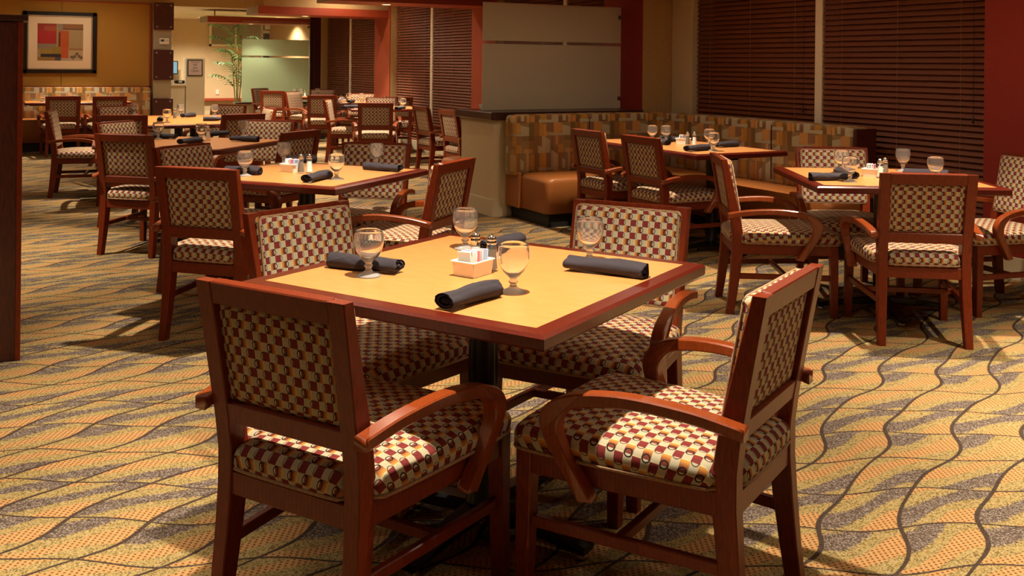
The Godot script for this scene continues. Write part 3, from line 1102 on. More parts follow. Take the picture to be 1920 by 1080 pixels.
func window(n: int, um: float, us: Array, singly: bool, la: String, lb: String) -> void:
	var o := struct("window_%d" % n, rbox(us[0] + 0.02, us[3] - 0.02, 6.225, 6.235, 0.15, 2.66, 0.001), M.night, "dark night window pane behind closed wooden blinds, bay %d" % n, "window")
	part("mullion", rbox(um - 0.04, um + 0.04, 6.03, 6.225, 0.15, 2.66, 0.003), M.cream, o)
	for e in [[us[0] + 0.0, us[0] + 0.05], [us[3] - 0.05, us[3]]]:
		part("window_frame", rbox(e[0], e[1], 6.10, 6.225, 0.15, 2.66, 0.003), M.cream, o)
	var halves := [[us[0] + 0.012, us[1], la], [us[2], us[3] - 0.012, lb]]
	for hv in halves:
		var a: float = hv[0]
		var b: float = hv[1]
		var t := thing("window_blind", "closed wooden venetian blind, " + hv[2], "blind", P((a + b) * 0.5, 6.05, 0.0))
		var hl := (b - a) * 0.5
		var pitch := 0.0432
		var cnt := 57
		var slat := mb()
		var xf := Transform3D(Basis(Vector3(0, 0, 1), deg_to_rad(58.0)), Vector3.ZERO)
		cbox(slat, Vector3(0.050, 0.003, hl * 2.0), 0.001, xf)
		if singly:
			slat.generate_normals()
			var me := slat.commit()
			for k in cnt:
				part("slat", me, M.blind, t, Vector3(0, 0.19 + pitch * k, 0))
		else:
			var all := mb()
			for k in cnt:
				cbox(all, Vector3(0.050, 0.003, hl * 2.0), 0.001, Transform3D(xf.basis, Vector3(0, 0.19 + pitch * k, 0)))
			var s := part("slats", all, M.blind, t)
			s.set_meta("kind", "stuff")
		part("bottom_rail", box(Vector3(-0.02, 0.153, -hl), Vector3(0.02, 0.172, hl), 0.003), M.blind, t)
		part("head_rail", box(Vector3(-0.03, 2.63, -hl), Vector3(0.03, 2.69, hl), 0.003), M.blind, t)
		for f in [-0.72, 0.0, 0.72]:
			var st := mb()
			bar(st, Vector3(-0.0275, 0.16, f * hl), Vector3(-0.0275, 2.63, f * hl), 0.0025, 0.0025, 0.0005, Vector3.RIGHT)
			part("ladder_cord", st, M.cord, t)
		var st2 := mb()
		bar(st2, Vector3(-0.034, 1.05, hl * 0.86), Vector3(-0.034, 2.63, hl * 0.86), 0.004, 0.004, 0.001, Vector3.RIGHT)
		lathe(st2, [Vector2(0.0, 0.0), Vector2(0.009, 0.004), Vector2(0.007, 0.05), Vector2(0.0, 0.055)], 10, Transform3D(Basis(), Vector3(-0.034, 1.0, hl * 0.86)))
		part("pull_cord", st2, M.cap, t)


func build_partition() -> void:
	# low half wall that ends the first bay, with its cap and the frosted glass on it
	var o := struct("wall_partition", rbox(7.93, 8.62, 4.02, 5.62, 0, 0.875), M.wall_pale, "pale half wall with white base between two dining bays", "wall")
	part("skirting", rbox(7.915, 8.635, 4.005, 4.02, 0, 0.16, 0.003), M.trim_pale, o)
	part("skirting", rbox(7.915, 7.93, 4.02, 4.16, 0, 0.16, 0.003), M.trim_pale, o)
	part("corner_trim", rbox(7.922, 7.93, 4.012, 4.15, 0.16, 0.875, 0.002), M.trim_pale, o)
	part("cap", rbox(7.88, 8.67, 3.97, 5.63, 0.875, 0.945, 0.006), M.cap, o)
	glass_panel(8.29, 8.302, 4.08, 5.63, [0.948, 1.572, 1.602, 1.962], 1.962, M.frost, "large frosted glass screen with one clear stripe on the pale half wall")
	# the mahogany partition at the left edge
	var m := struct("wall_mahogany", rbox(5.05, 5.20, -4.9, 0.13, 0.0, 1.555), M.mahogany, "dark mahogany partition end at the left picture edge", "wall")
	part("cap", rbox(5.03, 5.22, -4.9, 0.155, 1.555, 1.583, 0.004), M.cap, m)
	part("edge_trim", rbox(5.044, 5.206, 0.112, 0.136, 0.0, 1.555, 0.003), M.wood, m)
	var p := thing("glass_screen", "clear glass strip standing on the dark mahogany partition", "screen", P(5.125, -2.4, 1.583))
	part("pane", box(Vector3(-2.4, 0, -0.005), Vector3(2.44, 0.5, 0.005), 0.001), M.frost_green, p)
	# little things left on the half wall's cap
	var c := dup(make_caddy(), P(8.50, 4.22, 0.945), 70.0, "small white caddy left on the dark cap of the half wall")
	M.proto_caddy = c


func glass_panel(u0: float, u1: float, w0: float, w1: float, ys: Array, top: float, frosted: Material, label: String) -> void:
	var t := thing("frosted_screen", label, "screen", P((u0 + u1) * 0.5, (w0 + w1) * 0.5))
	var hw := (w1 - w0) * 0.5
	var hu := (u1 - u0) * 0.5
	part("frosted_pane", box(Vector3(-hw, ys[0], -hu), Vector3(hw, ys[1], hu), 0.0005), frosted, t)
	part("clear_stripe", box(Vector3(-hw, ys[1], -hu), Vector3(hw, ys[2], hu), 0.0005), M.pane, t)
	part("frosted_pane", box(Vector3(-hw, ys[2], -hu), Vector3(hw, ys[3], hu), 0.0005), frosted, t)
	if top > ys[3] + 0.01:
		part("clear_pane", box(Vector3(-hw, ys[3], -hu), Vector3(hw, top, hu), 0.0005), M.pane, t)
	for y in [ys[0] + 0.1, top - 0.1]:
		part("wall_clip", box(Vector3(hw - 0.035, y - 0.02, -hu - 0.006), Vector3(hw + 0.003, y + 0.02, hu + 0.006), 0.002), M.steel, t)


func soft_block(u0: float, u1: float, w0: float, w1: float, y0: float, y1: float, r: float) -> ArrayMesh:
	var o := round_rect(w0, w1, -u1, -u0, r, 5, 4)
	var rs := []
	rs.append([0.0, y0])
	for k in 7:
		var a := PI * 0.5 * k / 6.0
		rs.append([r * 0.8 * (1.0 - cos(a)), y1 - r * 0.8 + r * 0.8 * sin(a)])
	rs.append([r * 0.8 + 0.04, y1 + 0.004])
	return pad(o, rs, 0.5, Transform3D(), 0.008)


func build_banquette() -> void:
	var t := thing("corner_bench", "corner bench with patterned upholstered back and caramel leather seats under the dark blinds", "bench")
	# backs
	var b := part("backrest", soft_block(7.69, 7.872, 4.09, 5.86, 0.40, 0.925, 0.05), M.banquette, t)
	part("seam", rbox(7.682, 7.692, 4.88, 4.886, 0.45, 0.90, 0.001), M.cap, b)
	var b2 := part("backrest", soft_block(5.33, 7.72, 5.72, 5.92, 0.40, 0.925, 0.05), M.banquette, t)
	part("seam", rbox(6.20, 6.206, 5.712, 5.722, 0.45, 0.90, 0.001), M.cap, b2)
	part("end_panel", rbox(5.295, 5.328, 5.71, 5.93, 0.10, 0.92, 0.006), M.mahogany, t)
	# seats
	part("seat", soft_block(7.20, 7.71, 4.16, 5.30, 0.115, 0.415, 0.06), M.leather, t)
	part("seat", soft_block(5.16, 7.74, 5.31, 5.75, 0.115, 0.415, 0.06), M.leather, t)
	part("side_panel", rbox(7.66, 7.91, 4.135, 4.165, 0.11, 0.42, 0.006), M.leather, t)
	part("kick_base", rbox(7.23, 7.9, 4.19, 5.4, 0.0, 0.118, 0.003), M.matte_black, t)
	part("kick_base", rbox(5.19, 7.23, 5.36, 5.9, 0.0, 0.118, 0.003), M.matte_black, t)
	# the bench on the other side of the half wall
	var s := thing("side_bench", "brown leather bench end showing left of the half wall", "bench")
	part("seat", soft_block(8.66, 9.2, 4.05, 5.86, 0.115, 0.43, 0.06), M.leather, s)
	part("kick_base", rbox(8.66, 9.15, 4.09, 5.86, 0.0, 0.118, 0.003), M.matte_black, s)


func build_art_wall() -> void:
	struct("wall_back", rbox(17.10, 17.24, -5.0, 2.66, 0, 2.75), M.wall_tan, "tan wall behind the yellow fabric panel", "wall")
	# yellow fabric panels with a seam, framed in red wood
	var t := thing("fabric_panel", "wide golden fabric wall panel with red wood edging", "panel", P(17.075, 0.0, 0.0))
	part("panel_cloth", box(Vector3(-4.9, 0.965, -0.012), Vector3(0.995, 2.30, 0.012), 0.003), M.panel_yellow, t)
	part("panel_cloth", box(Vector3(1.0, 0.965, -0.012), Vector3(2.31, 2.30, 0.012), 0.003), M.panel_yellow, t)
	part("edging", box(Vector3(-4.9, 0.945, -0.02), Vector3(2.335, 0.967, 0.014), 0.002), M.beam, t)
	part("edging", box(Vector3(-4.9, 2.298, -0.02), Vector3(2.335, 2.318, 0.014), 0.002), M.beam, t)
	part("edging", box(Vector3(2.308, 0.945, -0.02), Vector3(2.335, 2.318, 0.014), 0.002), M.beam, t)
	# the framed print
	var f := thing("framed_print", "abstract red and orange print in a wide mat and black frame on the golden panel", "picture", P(17.04, 0.98, 1.65))
	var hx := 0.53
	var hy := 0.482
	for q in [[-hx, hx, hy - 0.055, hy], [-hx, hx, -hy, -hy + 0.055], [-hx, -hx + 0.06, -hy, hy], [hx - 0.06, hx, -hy, hy]]:
		part("frame", box(Vector3(q[0], q[2], -0.02), Vector3(q[1], q[3], 0.022), 0.005), M.frame_black, f)
	for q in [[-hx + 0.06, hx - 0.06, hy - 0.075, hy - 0.055], [-hx + 0.06, hx - 0.06, -hy + 0.055, -hy + 0.075], [-hx + 0.06, -hx + 0.082, -hy + 0.055, hy - 0.055], [hx - 0.082, hx - 0.06, -hy + 0.055, hy - 0.055]]:
		part("fillet", box(Vector3(q[0], q[2], -0.004), Vector3(q[1], q[3], 0.018), 0.003), M.silver, f)
	part("mat_board", box(Vector3(-hx + 0.07, -hy + 0.065, -0.004), Vector3(hx - 0.07, hy - 0.065, 0.004), 0.001), M.mat_board, f)
	var st := SurfaceTool.new()
	st.begin(Mesh.PRIMITIVE_TRIANGLES)
	var c := [Vector3(-0.325, 0.295, 0.005), Vector3(0.33, 0.295, 0.005), Vector3(0.33, -0.285, 0.005), Vector3(-0.325, -0.285, 0.005)]
	var uv := [Vector2(0, 0), Vector2(1, 0), Vector2(1, 1), Vector2(0, 1)]
	for i in [0, 1, 2, 0, 2, 3]:
		st.set_uv(uv[i])
		st.set_normal(Vector3.BACK)
		st.add_vertex(c[i])
	part("print", st.commit(), M.print, f)
	# the wall bench under it
	var b := thing("wall_bench", "long wall bench with patterned back and brown leather seat under the framed print", "bench")
	part("backrest", soft_block(16.93, 17.085, -4.8, 2.32, 0.40, 0.945, 0.04), M.banquette, b)
	part("seat", soft_block(16.42, 16.95, -4.8, 2.32, 0.13, 0.47, 0.05), M.leather, b)
	part("kick_base", rbox(16.46, 17.05, -4.8, 2.28, 0.0, 0.135, 0.003), M.matte_black, b)
	# the panelled wall end: wood plates on stand-off bolts over grey
	var w := struct("wall_end", rbox(16.95, 17.26, 2.36, 2.64, 0, 2.34), M.grey_panel, "grey wall end carrying three bolted dark wood plates", "wall")
	for q in [[1.885, 2.335, 0], [1.065, 1.56, 0], [0.38, 0.765, 0]]:
		var pl := part("wood_plate", rbox(16.915, 16.937, 2.355, 2.668, q[0], q[1], 0.003), M.mahogany, w)
		for a in [2.405, 2.62]:
			for y in [q[0] + 0.05, q[1] - 0.05]:
				st = mb()
				lathe(st, [Vector2(0.0, 0.012), Vector2(0.010, 0.011), Vector2(0.013, 0.008), Vector2(0.013, -0.04)], 14, Transform3D(Basis(Vector3.RIGHT, PI * 0.5), P(16.913, a, y)))
				part("bolt", st, M.steel, pl)
	var th := thing("thermostat", "white wall thermostat with grey display in a clear cover on the grey wall end", "thermostat", P(16.93, 2.52, 1.70))
	part("case", box(Vector3(-0.075, -0.05, -0.012), Vector3(0.075, 0.05, 0.018), 0.006), M.white, th)
	part("display", box(Vector3(-0.055, -0.005, 0.017), Vector3(0.0, 0.028, 0.020), 0.001), M.frame_black, th)
	for k in 3:
		part("button", box(Vector3(0.02 + 0.016 * k, 0.005, 0.017), Vector3(0.03 + 0.016 * k, 0.015, 0.021), 0.001), M.grey_panel, th)
	part("clear_cover", box(Vector3(-0.13, -0.12, -0.012), Vector3(0.13, 0.10, 0.03), 0.006), M.pane, th)


func text_mesh(words: String, size: float) -> TextMesh:
	var t := TextMesh.new()
	t.text = words
	var f := SystemFont.new()
	f.font_names = PackedStringArray(["Droid Serif"])
	f.font_italic = true
	t.font = f
	t.font_size = 32
	t.pixel_size = size / 32.0
	t.depth = 0.002
	return t


func build_far_end() -> void:
	struct("wall_far", rbox(25.0, 25.2, -5.0, 6.7, 0, 2.4), M.wall_beige, "beige wall closing the far end", "wall")
	# high window with a blind in the far wall
	var o := struct("window_5", rbox(24.985, 24.995, 4.82, 6.05, 1.80, 2.36, 0.001), M.grey_panel, "small high window with grey blind in the beige far wall", "window")
	for q in [[4.77, 6.10, 1.75, 1.805], [4.77, 6.10, 2.33, 2.385], [4.77, 4.83, 1.75, 2.385], [5.40, 5.44, 1.80, 2.34], [6.04, 6.10, 1.75, 2.385]]:
		part("window_frame", rbox(24.95, 24.995, q[0], q[1], q[2], q[3], 0.004), M.cream, o)
	var all := mb()
	for k in 22:
		cbox(all, Vector3(1.18, 0.022, 0.003), 0.0006, Transform3D(Basis(Vector3.RIGHT, 0.5), P(24.972, 5.43, 1.82 + 0.0235 * k)))
	var sl := part("blind_slats", all, M.grey_panel, o)
	sl.set_meta("kind", "stuff")
	# low bench rail along the far wall
	var r := thing("rail_shelf", "long wooden rail with pale wainscot under the beige far wall", "rail")
	part("rail", rbox(24.78, 24.99, 4.3, 5.95, 0.40, 0.47, 0.01), M.beam, r)
	part("wainscot", rbox(24.93, 24.99, 4.3, 5.95, 0.0, 0.40, 0.003), M.wall_pale, r)
	var ou := thing("wall_outlet", "white wall socket plate above the rail on the beige far wall", "outlet", P(24.99, 4.99, 0.62))
	part("plate", box(Vector3(-0.04, -0.06, 0.0), Vector3(0.04, 0.06, 0.012), 0.003), M.white, ou)
	part("socket", box(Vector3(-0.017, -0.045, 0.011), Vector3(0.017, -0.008, 0.015), 0.003), M.cream, ou)
	part("socket", box(Vector3(-0.017, 0.008, 0.011), Vector3(0.017, 0.045, 0.015), 0.003), M.cream, ou)
	# white pillar with the sign
	struct("wall_pillar", rbox(19.0, 19.3, 3.22, 3.56, 0, 1.43), M.trim_pale, "waist high white pillar carrying the small framed sign", "pillar")
	var s := thing("framed_sign", "small framed notice reading We Are Open on the white pillar", "sign", P(18.985, 3.38, 1.255))
	for q in [[-0.135, 0.135, 0.135, 0.15], [-0.135, 0.135, -0.15, -0.135], [-0.135, -0.12, -0.15, 0.15], [0.12, 0.135, -0.15, 0.15]]:
		part("frame", box(Vector3(q[0], q[2], 0), Vector3(q[1], q[3], 0.014), 0.002), M.frame_black, s)
	part("notice", box(Vector3(-0.125, -0.14, 0.001), Vector3(0.125, 0.14, 0.006), 0.0005), mat(rgb(196, 170, 158), 0.6), s)
	for q in [["Welcome", 0.108, 0.034], ["We", 0.055, 0.05], ["Are", 0.0, 0.05], ["Open", -0.055, 0.056]]:
		var tm := part("lettering", text_mesh(q[0], q[2]), M.frame_black, s)
		tm.position = Vector3(0.0, q[1], 0.0065)
	# host counter with till
	var ct := thing("host_counter", "white host counter between the panelled wall end and the white pillar", "counter")
	part("body", rbox(19.02, 19.5, 2.0, 3.21, 0.0, 0.92, 0.004), M.trim_pale, ct)
	part("worktop", rbox(18.97, 19.52, 1.98, 3.22, 0.92, 0.96, 0.006), M.cream, ct)
	part("back_ledge", rbox(19.5, 19.62, 2.0, 3.215, 0.0, 1.23, 0.006), M.cream, ct)
	part("ledge_panel", rbox(19.485, 19.502, 2.05, 3.18, 0.97, 1.19, 0.003), M.grey_panel, ct)
	var till := thing("till_screen", "tilted till monitor with blue lit screen on the host counter", "monitor", P(19.2, 2.96, 0.96), 14.0)
	part("screen_case", box(Vector3(-0.15, 0.17, -0.02), Vector3(0.15, 0.42, 0.03), 0.01), M.frame_black, till)
	part("screen", box(Vector3(-0.135, 0.19, 0.029), Vector3(0.135, 0.405, 0.032), 0.001), M.screen, till)
	part("stand", box(Vector3(-0.05, 0.0, -0.05), Vector3(0.05, 0.18, 0.03), 0.01), M.frame_black, till)
	var pr := thing("receipt_printer", "cream receipt printer beside the till monitor", "printer", P(19.07, 2.94, 0.96))
	part("case", box(Vector3(-0.09, 0, -0.08), Vector3(0.07, 0.075, 0.08), 0.01), M.cream, pr)
	part("lid", box(Vector3(-0.08, 0.074, -0.07), Vector3(0.06, 0.10, 0.05), 0.008), M.white, pr)
	var ca := thing("card_terminal", "black card terminal with pale keys on the host counter edge", "terminal", P(19.07, 3.12, 0.96))
	part("body", box(Vector3(-0.08, 0, -0.08), Vector3(0.08, 0.06, 0.08), 0.01), M.frame_black, ca)
	part("keypad", box(Vector3(-0.03, 0.059, -0.03), Vector3(0.04, 0.064, 0.04), 0.002), M.white, ca)
	part("display", box(Vector3(-0.03, 0.02, 0.079), Vector3(0.03, 0.05, 0.083), 0.002), M.white, ca)
	# far glass screen hung before the orange beam, with its dark post
	glass_panel(19.60, 19.615, 4.38, 5.72, [0.585, 1.462, 1.50, 1.825], 2.19, M.frost_green, "tall pale green frosted glass screen with clear top before the orange beam")
	struct("wall_screen", rbox(19.56, 19.70, 4.30, 5.95, 0, 0.55), M.wall_pale, "low pale wall under the green glass", "wall")
	struct("trim_3", rbox(19.52, 19.74, 4.24, 5.95, 0.55, 0.58), M.cap, "dark cap of the low wall under the green glass", "trim")
	var po := thing("glass_post", "dark wooden post holding the green glass screen", "post")
	part("post", rbox(19.55, 19.66, 5.80, 5.95, 0.58, 2.399, 0.004), M.mahogany, po)
	part("channel", rbox(19.57, 19.64, 5.735, 5.80, 0.58, 2.399, 0.003), M.cap, po)
	# things behind the glass top: door frame and exit box
	var d := struct("door_1", rbox(24.93, 24.98, 7.0 - 0.95, 6.55, 0, 2.1), M.night, "glazed doors with pale frames far behind the green glass", "door")
	for w in [6.06, 6.30, 6.54]:
		part("door_frame", rbox(24.90, 24.99, w - 0.03, w + 0.03, 0, 2.15, 0.004), M.cream, d)
	part("door_frame", rbox(24.90, 24.99, 6.03, 6.57, 2.1, 2.17, 0.004), M.cream, d)
	var ex := thing("exit_box", "small pale box lamp high on the wall behind the green glass", "lamp", P(24.9, 6.28, 2.27))
	part("case", box(Vector3(-0.16, -0.07, -0.03), Vector3(0.16, 0.07, 0.03), 0.006), M.white, ex)
	palm()


func leaf_blade(st: SurfaceTool, at: Vector3, dir: Vector3, L: float, wide: float, droop: float) -> void:
	var side := dir.cross(Vector3.UP).normalized()
	var prev := []
	var p := at
	var d := dir.normalized()
	for k in 6:
		var t := k / 5.0
		var w := wide * sin(PI * clampf(0.12 + t * 0.88, 0.0, 1.0))
		var up := side.cross(d).normalized() * 0.25 * w
		var row := [p - side * w + up, p, p + side * w + up]
		if k > 0:
			for i in 2:
				quad(st, prev[i], prev[i + 1], row[i + 1], row[i], Vector3.UP)
		prev = row
		d = (d + Vector3.DOWN * droop).normalized()
		p += d * L / 5.0


func palm() -> void:
	rng.seed = 77
	var t := thing("potted_palm", "tall leafy palm with arching fronds behind the left edge of the green glass", "plant", P(22.6, 4.95, 0.0))
	var st := mb()
	lathe(st, [Vector2(0.0, 0.0), Vector2(0.15, 0.0), Vector2(0.15, 0.0), Vector2(0.2, 0.36), Vector2(0.215, 0.38), Vector2(0.19, 0.38), Vector2(0.18, 0.34), Vector2(0.0, 0.33)], 24)
	part("pot", st, M.pot, t)
	var fronds := 18
	for k in 4:
		var a := TAU * k / 4.0
		st = mb()
		var path := []
		for i in 6:
			path.append(Vector3(cos(a) * (0.03 + 0.02 * i), 0.3 + 0.25 * i, sin(a) * (0.03 + 0.02 * i)))
		tube(st, path, 0.012, 8)
		part("stem", st, M.stem, t)
	for k in fronds:
		var a := TAU * k / fronds + rng.randf() * 0.3
		var h := 0.75 + 1.15 * (k % 5) / 4.0
		var out := Vector3(cos(a), 0, sin(a))
		st = mb()
		var path := []
		var p := Vector3(out.x * 0.06, h, out.z * 0.06)
		var d := (out * 0.5 + Vector3.UP * 0.85).normalized()
		for i in 9:
			path.append(p)
			p += d * 0.075
			d = (d + Vector3.DOWN * 0.16).normalized()
		tube(st, path, 0.004, 6)
		var fr := part("frond", st, M.stem, t)
		st = mb()
		for i in range(1, 9):
			var q: Vector3 = path[i]
			var dd: Vector3 = (path[i] - path[i - 1]).normalized()
			var sd := dd.cross(Vector3.UP).normalized()
			for s in [-1.0, 1.0]:
				leaf_blade(st, q, dd * 0.7 + sd * s * 0.8 + Vector3.UP * 0.15, 0.32 - 0.012 * i, 0.026, 0.22)
		leaf_blade(st, path[8], d, 0.22, 0.012, 0.1)
		var lf := part("leaflets", st, M.leaf if k % 3 else M.leaf2, fr)
		lf.set_meta("kind", "stuff")


func build_tables() -> void:
	make_table("square wooden table nearest to us, blond top with cherry edge, set for four", 2.633, 1.307, 60.1, 1.0, 1.0)
	make_table("second square table beyond the nearest one, brightly lit blond top", 5.41, 1.577, 50.2, 1.0, 1.0)
	make_table("square table at the right under the dark blinds, its corner towards us", 3.98, 4.50, 30.0, 1.0, 1.0)
	make_table("oblong table drawn up to the patterned corner bench", 6.22, 4.78, 0.0, 1.5, 0.84)
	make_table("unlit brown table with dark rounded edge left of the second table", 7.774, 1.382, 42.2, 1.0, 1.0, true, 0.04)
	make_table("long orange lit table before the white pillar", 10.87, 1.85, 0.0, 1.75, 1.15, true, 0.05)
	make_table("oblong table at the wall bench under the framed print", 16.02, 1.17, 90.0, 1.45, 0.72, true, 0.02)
	make_table("first far table behind the chair back in the far dining area", 12.98, 4.85, 15.0, 0.95, 0.95)
	make_table("middle far table with white shakers, left of the orange pier", 14.92, 5.30, 15.0, 0.9, 0.9)
	make_table("farthest table beside the green frosted glass", 17.55, 5.30, 0.0, 0.9, 0.9)


const CHAIRS := [
		[2.250, 0.587, 58.7, "cherry armchair at the front left of the nearest table, patterned back towards us"],
		[1.830, 1.728, 331.1, "cherry armchair at the front right of the nearest table, half lit seat"],
		[3.469, 0.991, 156.2, "armchair behind the left corner of the nearest table, bright patterned front"],
		[3.059, 2.122, 236.2, "armchair beyond the right side of the nearest table, backrest behind a goblet"],
		[4.955, 0.905, 44.8, "armchair at the second table, back towards us, just behind the nearest left chair"],
		[4.798, 2.186, 320.0, "armchair at the right of the second table, back turned to the half wall"],
		[6.059, 2.217, 219.9, "armchair beyond the second table, lit backrest behind a goblet and navy napkin"],
		[6.322, 1.068, 143.3, "armchair left of the second table, lit patterned backrest above a nearer chair top"],
		[4.483, 3.753, 121.2, "armchair side on at the left of the right hand table, curved arm"],
		[3.341, 4.095, 35.1, "armchair with its back to us at the right hand table"],
		[4.684, 4.834, 211.2, "armchair beyond the right hand table, patterned front facing us before the bench end"],
		[3.756, 5.495, 282.6, "armchair cut by the right picture edge before the dark red pier"],
		[6.671, 4.233, 90.3, "left one of two armchairs at the corner bench table, back to us"],
		[5.936, 4.226, 89.5, "right one of two armchairs at the corner bench table, back to us"],
		[7.395, 0.847, 42.2, "large armchair with back to us at the unlit brown table, leftmost there"],
		[7.299, 2.062, 322.4, "armchair right of the unlit brown table, dark wooden back turned to us"],
		[8.709, 2.197, 218.4, "armchair beyond the unlit brown table, shaded patterned front facing us"],
		[8.946, 0.954, 136.2, "armchair left of the unlit brown table, slanted patterned backrest front"],
		[11.062, 0.559, 100.5, "armchair seen side on beside the dark mahogany partition, facing right"],
		[9.857, 2.216, 345.8, "dark armchair back at the near right of the long orange lit table"],
		[10.000, 1.118, 13.5, "dark armchair back at the near left of the long orange lit table"],
		[11.994, 1.282, 162.1, "armchair at the far left of the long orange table, pale lit backrest"],
		[11.976, 2.518, 221.2, "armchair at the far right end of the long orange table, facing us"],
		[11.047, 2.777, 272.0, "armchair edge on at the right end of the long orange table, pale pad"],
		[15.360, 0.928, 360.0, "left armchair of two facing the wall bench under the framed print"],
		[15.200, 1.529, 0.1, "right armchair of two facing the wall bench under the framed print"],
		[11.041, 4.618, 90.1, "left one of two slanted armchairs left of the pale half wall"],
		[9.994, 4.511, 89.7, "right one of two slanted armchairs, partly hidden by the pale half wall"],
		[12.120, 4.425, 19.9, "armchair with its back to us before the first far table"],
		[15.127, 4.632, 16.9, "armchair with wooden framed back to us, left of the middle far table"],
		[13.436, 4.191, 115.2, "armchair seen side on, slim pale backrest overlapping the chair back behind it"],
		[17.648, 4.488, 34.1, "dark armchair back standing before the green frosted glass"],
		[19.250, 4.660, 145.0, "farthest armchair by the green frosted glass, facing right with lit seat"],
		[17.000, 4.690, 140.0, "armchair with bright cream patterned back, right of the dark chair by the green glass"],
		[18.250, 5.600, 204.0, "far armchair before the farthest blinds, only the top of its patterned front showing"],
		[15.750, 5.500, 203.0, "far armchair before the orange pier, patterned front above the tables"],
		[14.000, 5.200, 203.0, "far armchair beyond the first far table, patterned front between goblets"],
		[14.100, 5.500, 15.0, "small dark armchair back before the tan side of the orange pier"],
]


func build_chairs() -> void:
	var proto := make_chair()
	proto.remove_meta("label")
	for q in CHAIRS:
		dup(proto, P(q[0], q[1]), q[2], q[3], "patterned cherry wood armchairs")


const GOBLETS := [
		[2.725, 0.978, "stemmed water goblet on the nearest table, at its left beside the rolled napkin"],
		[2.989, 1.412, "stemmed water goblet on the nearest table, far back behind the sugar caddy"],
		[2.362, 1.261, "stemmed water goblet on the nearest table, closest to us by the napkin end"],
		[2.637, 1.680, "stemmed water goblet on the nearest table, at its right behind the rolled napkin"],
		[5.401, 1.228, "stemmed water goblet on the second table, left by the dark napkin end"],
		[5.900, 1.573, "stemmed water goblet on the second table, behind the white sugar caddy"],
		[5.055, 1.630, "stemmed water goblet on the second table, at the front by the grey napkin"],
		[5.630, 2.065, "stemmed water goblet on the second table, in front of the lit chair back"],
		[6.558, 4.771, "stemmed water goblet on the corner bench table, leftmost behind the chair back"],
		[6.496, 4.861, "stemmed water goblet on the corner bench table, second from the left beside a black napkin"],
		[6.020, 4.919, "stemmed water goblet on the corner bench table, half hidden behind another goblet"],
		[5.693, 4.691, "stemmed water goblet on the corner bench table, nearest its front corner"],
		[3.872, 4.134, "stemmed water goblet on the right hand table, in front on the crossed napkins"],
		[4.205, 4.420, "stemmed water goblet on the right hand table, half hidden behind the front goblet"],
		[4.144, 4.863, "stemmed water goblet on the right hand table, right of the shakers"],
		[3.700, 4.599, "stemmed water goblet on the right hand table, rising above the chair back"],
		[8.167, 1.179, "stemmed water goblet on the unlit brown table, at its left between two black napkins"],
		[7.886, 1.456, "stemmed water goblet on the unlit brown table, in its middle by the shakers"],
		[8.209, 1.853, "stemmed water goblet on the unlit brown table, at its right behind a napkin"],
		[10.357, 1.577, "stemmed water goblet on the long orange table, at its left by the standing napkin"],
		[11.542, 1.905, "stemmed water goblet on the long orange table, at its middle before the white pillar"],
		[11.324, 2.234, "stemmed water goblet on the long orange table, at its right by two napkins"],
		[11.940, 1.463, "stemmed water goblet on the long orange table, far left before the pale chair back"],
		[16.001, 0.690, "stemmed water goblet on the wall bench table, at its left end"],
		[16.331, 1.079, "stemmed water goblet on the wall bench table, centre between the two chairs"],
		[15.990, 1.631, "stemmed water goblet on the wall bench table, at its right end above the chair"],
		[15.088, 5.057, "stemmed water goblet on the middle far table, by the white shakers"],
		[14.939, 5.218, "stemmed water goblet on the middle far table, right of the dark napkin"],
		[12.688, 5.032, "stemmed water goblet on the first far table, bright lit at its right end"],
		[13.163, 5.188, "stemmed water goblet on the first far table, beside the bright lit goblet"],
		[17.664, 4.893, "stemmed water goblet on the farthest table by the green glass, left one"],
		[17.505, 4.970, "stemmed water goblet on the farthest table by the green glass, beside its shakers"],
		[18.011, 5.428, "stemmed water goblet on the far table right of the dark glass post"],
]
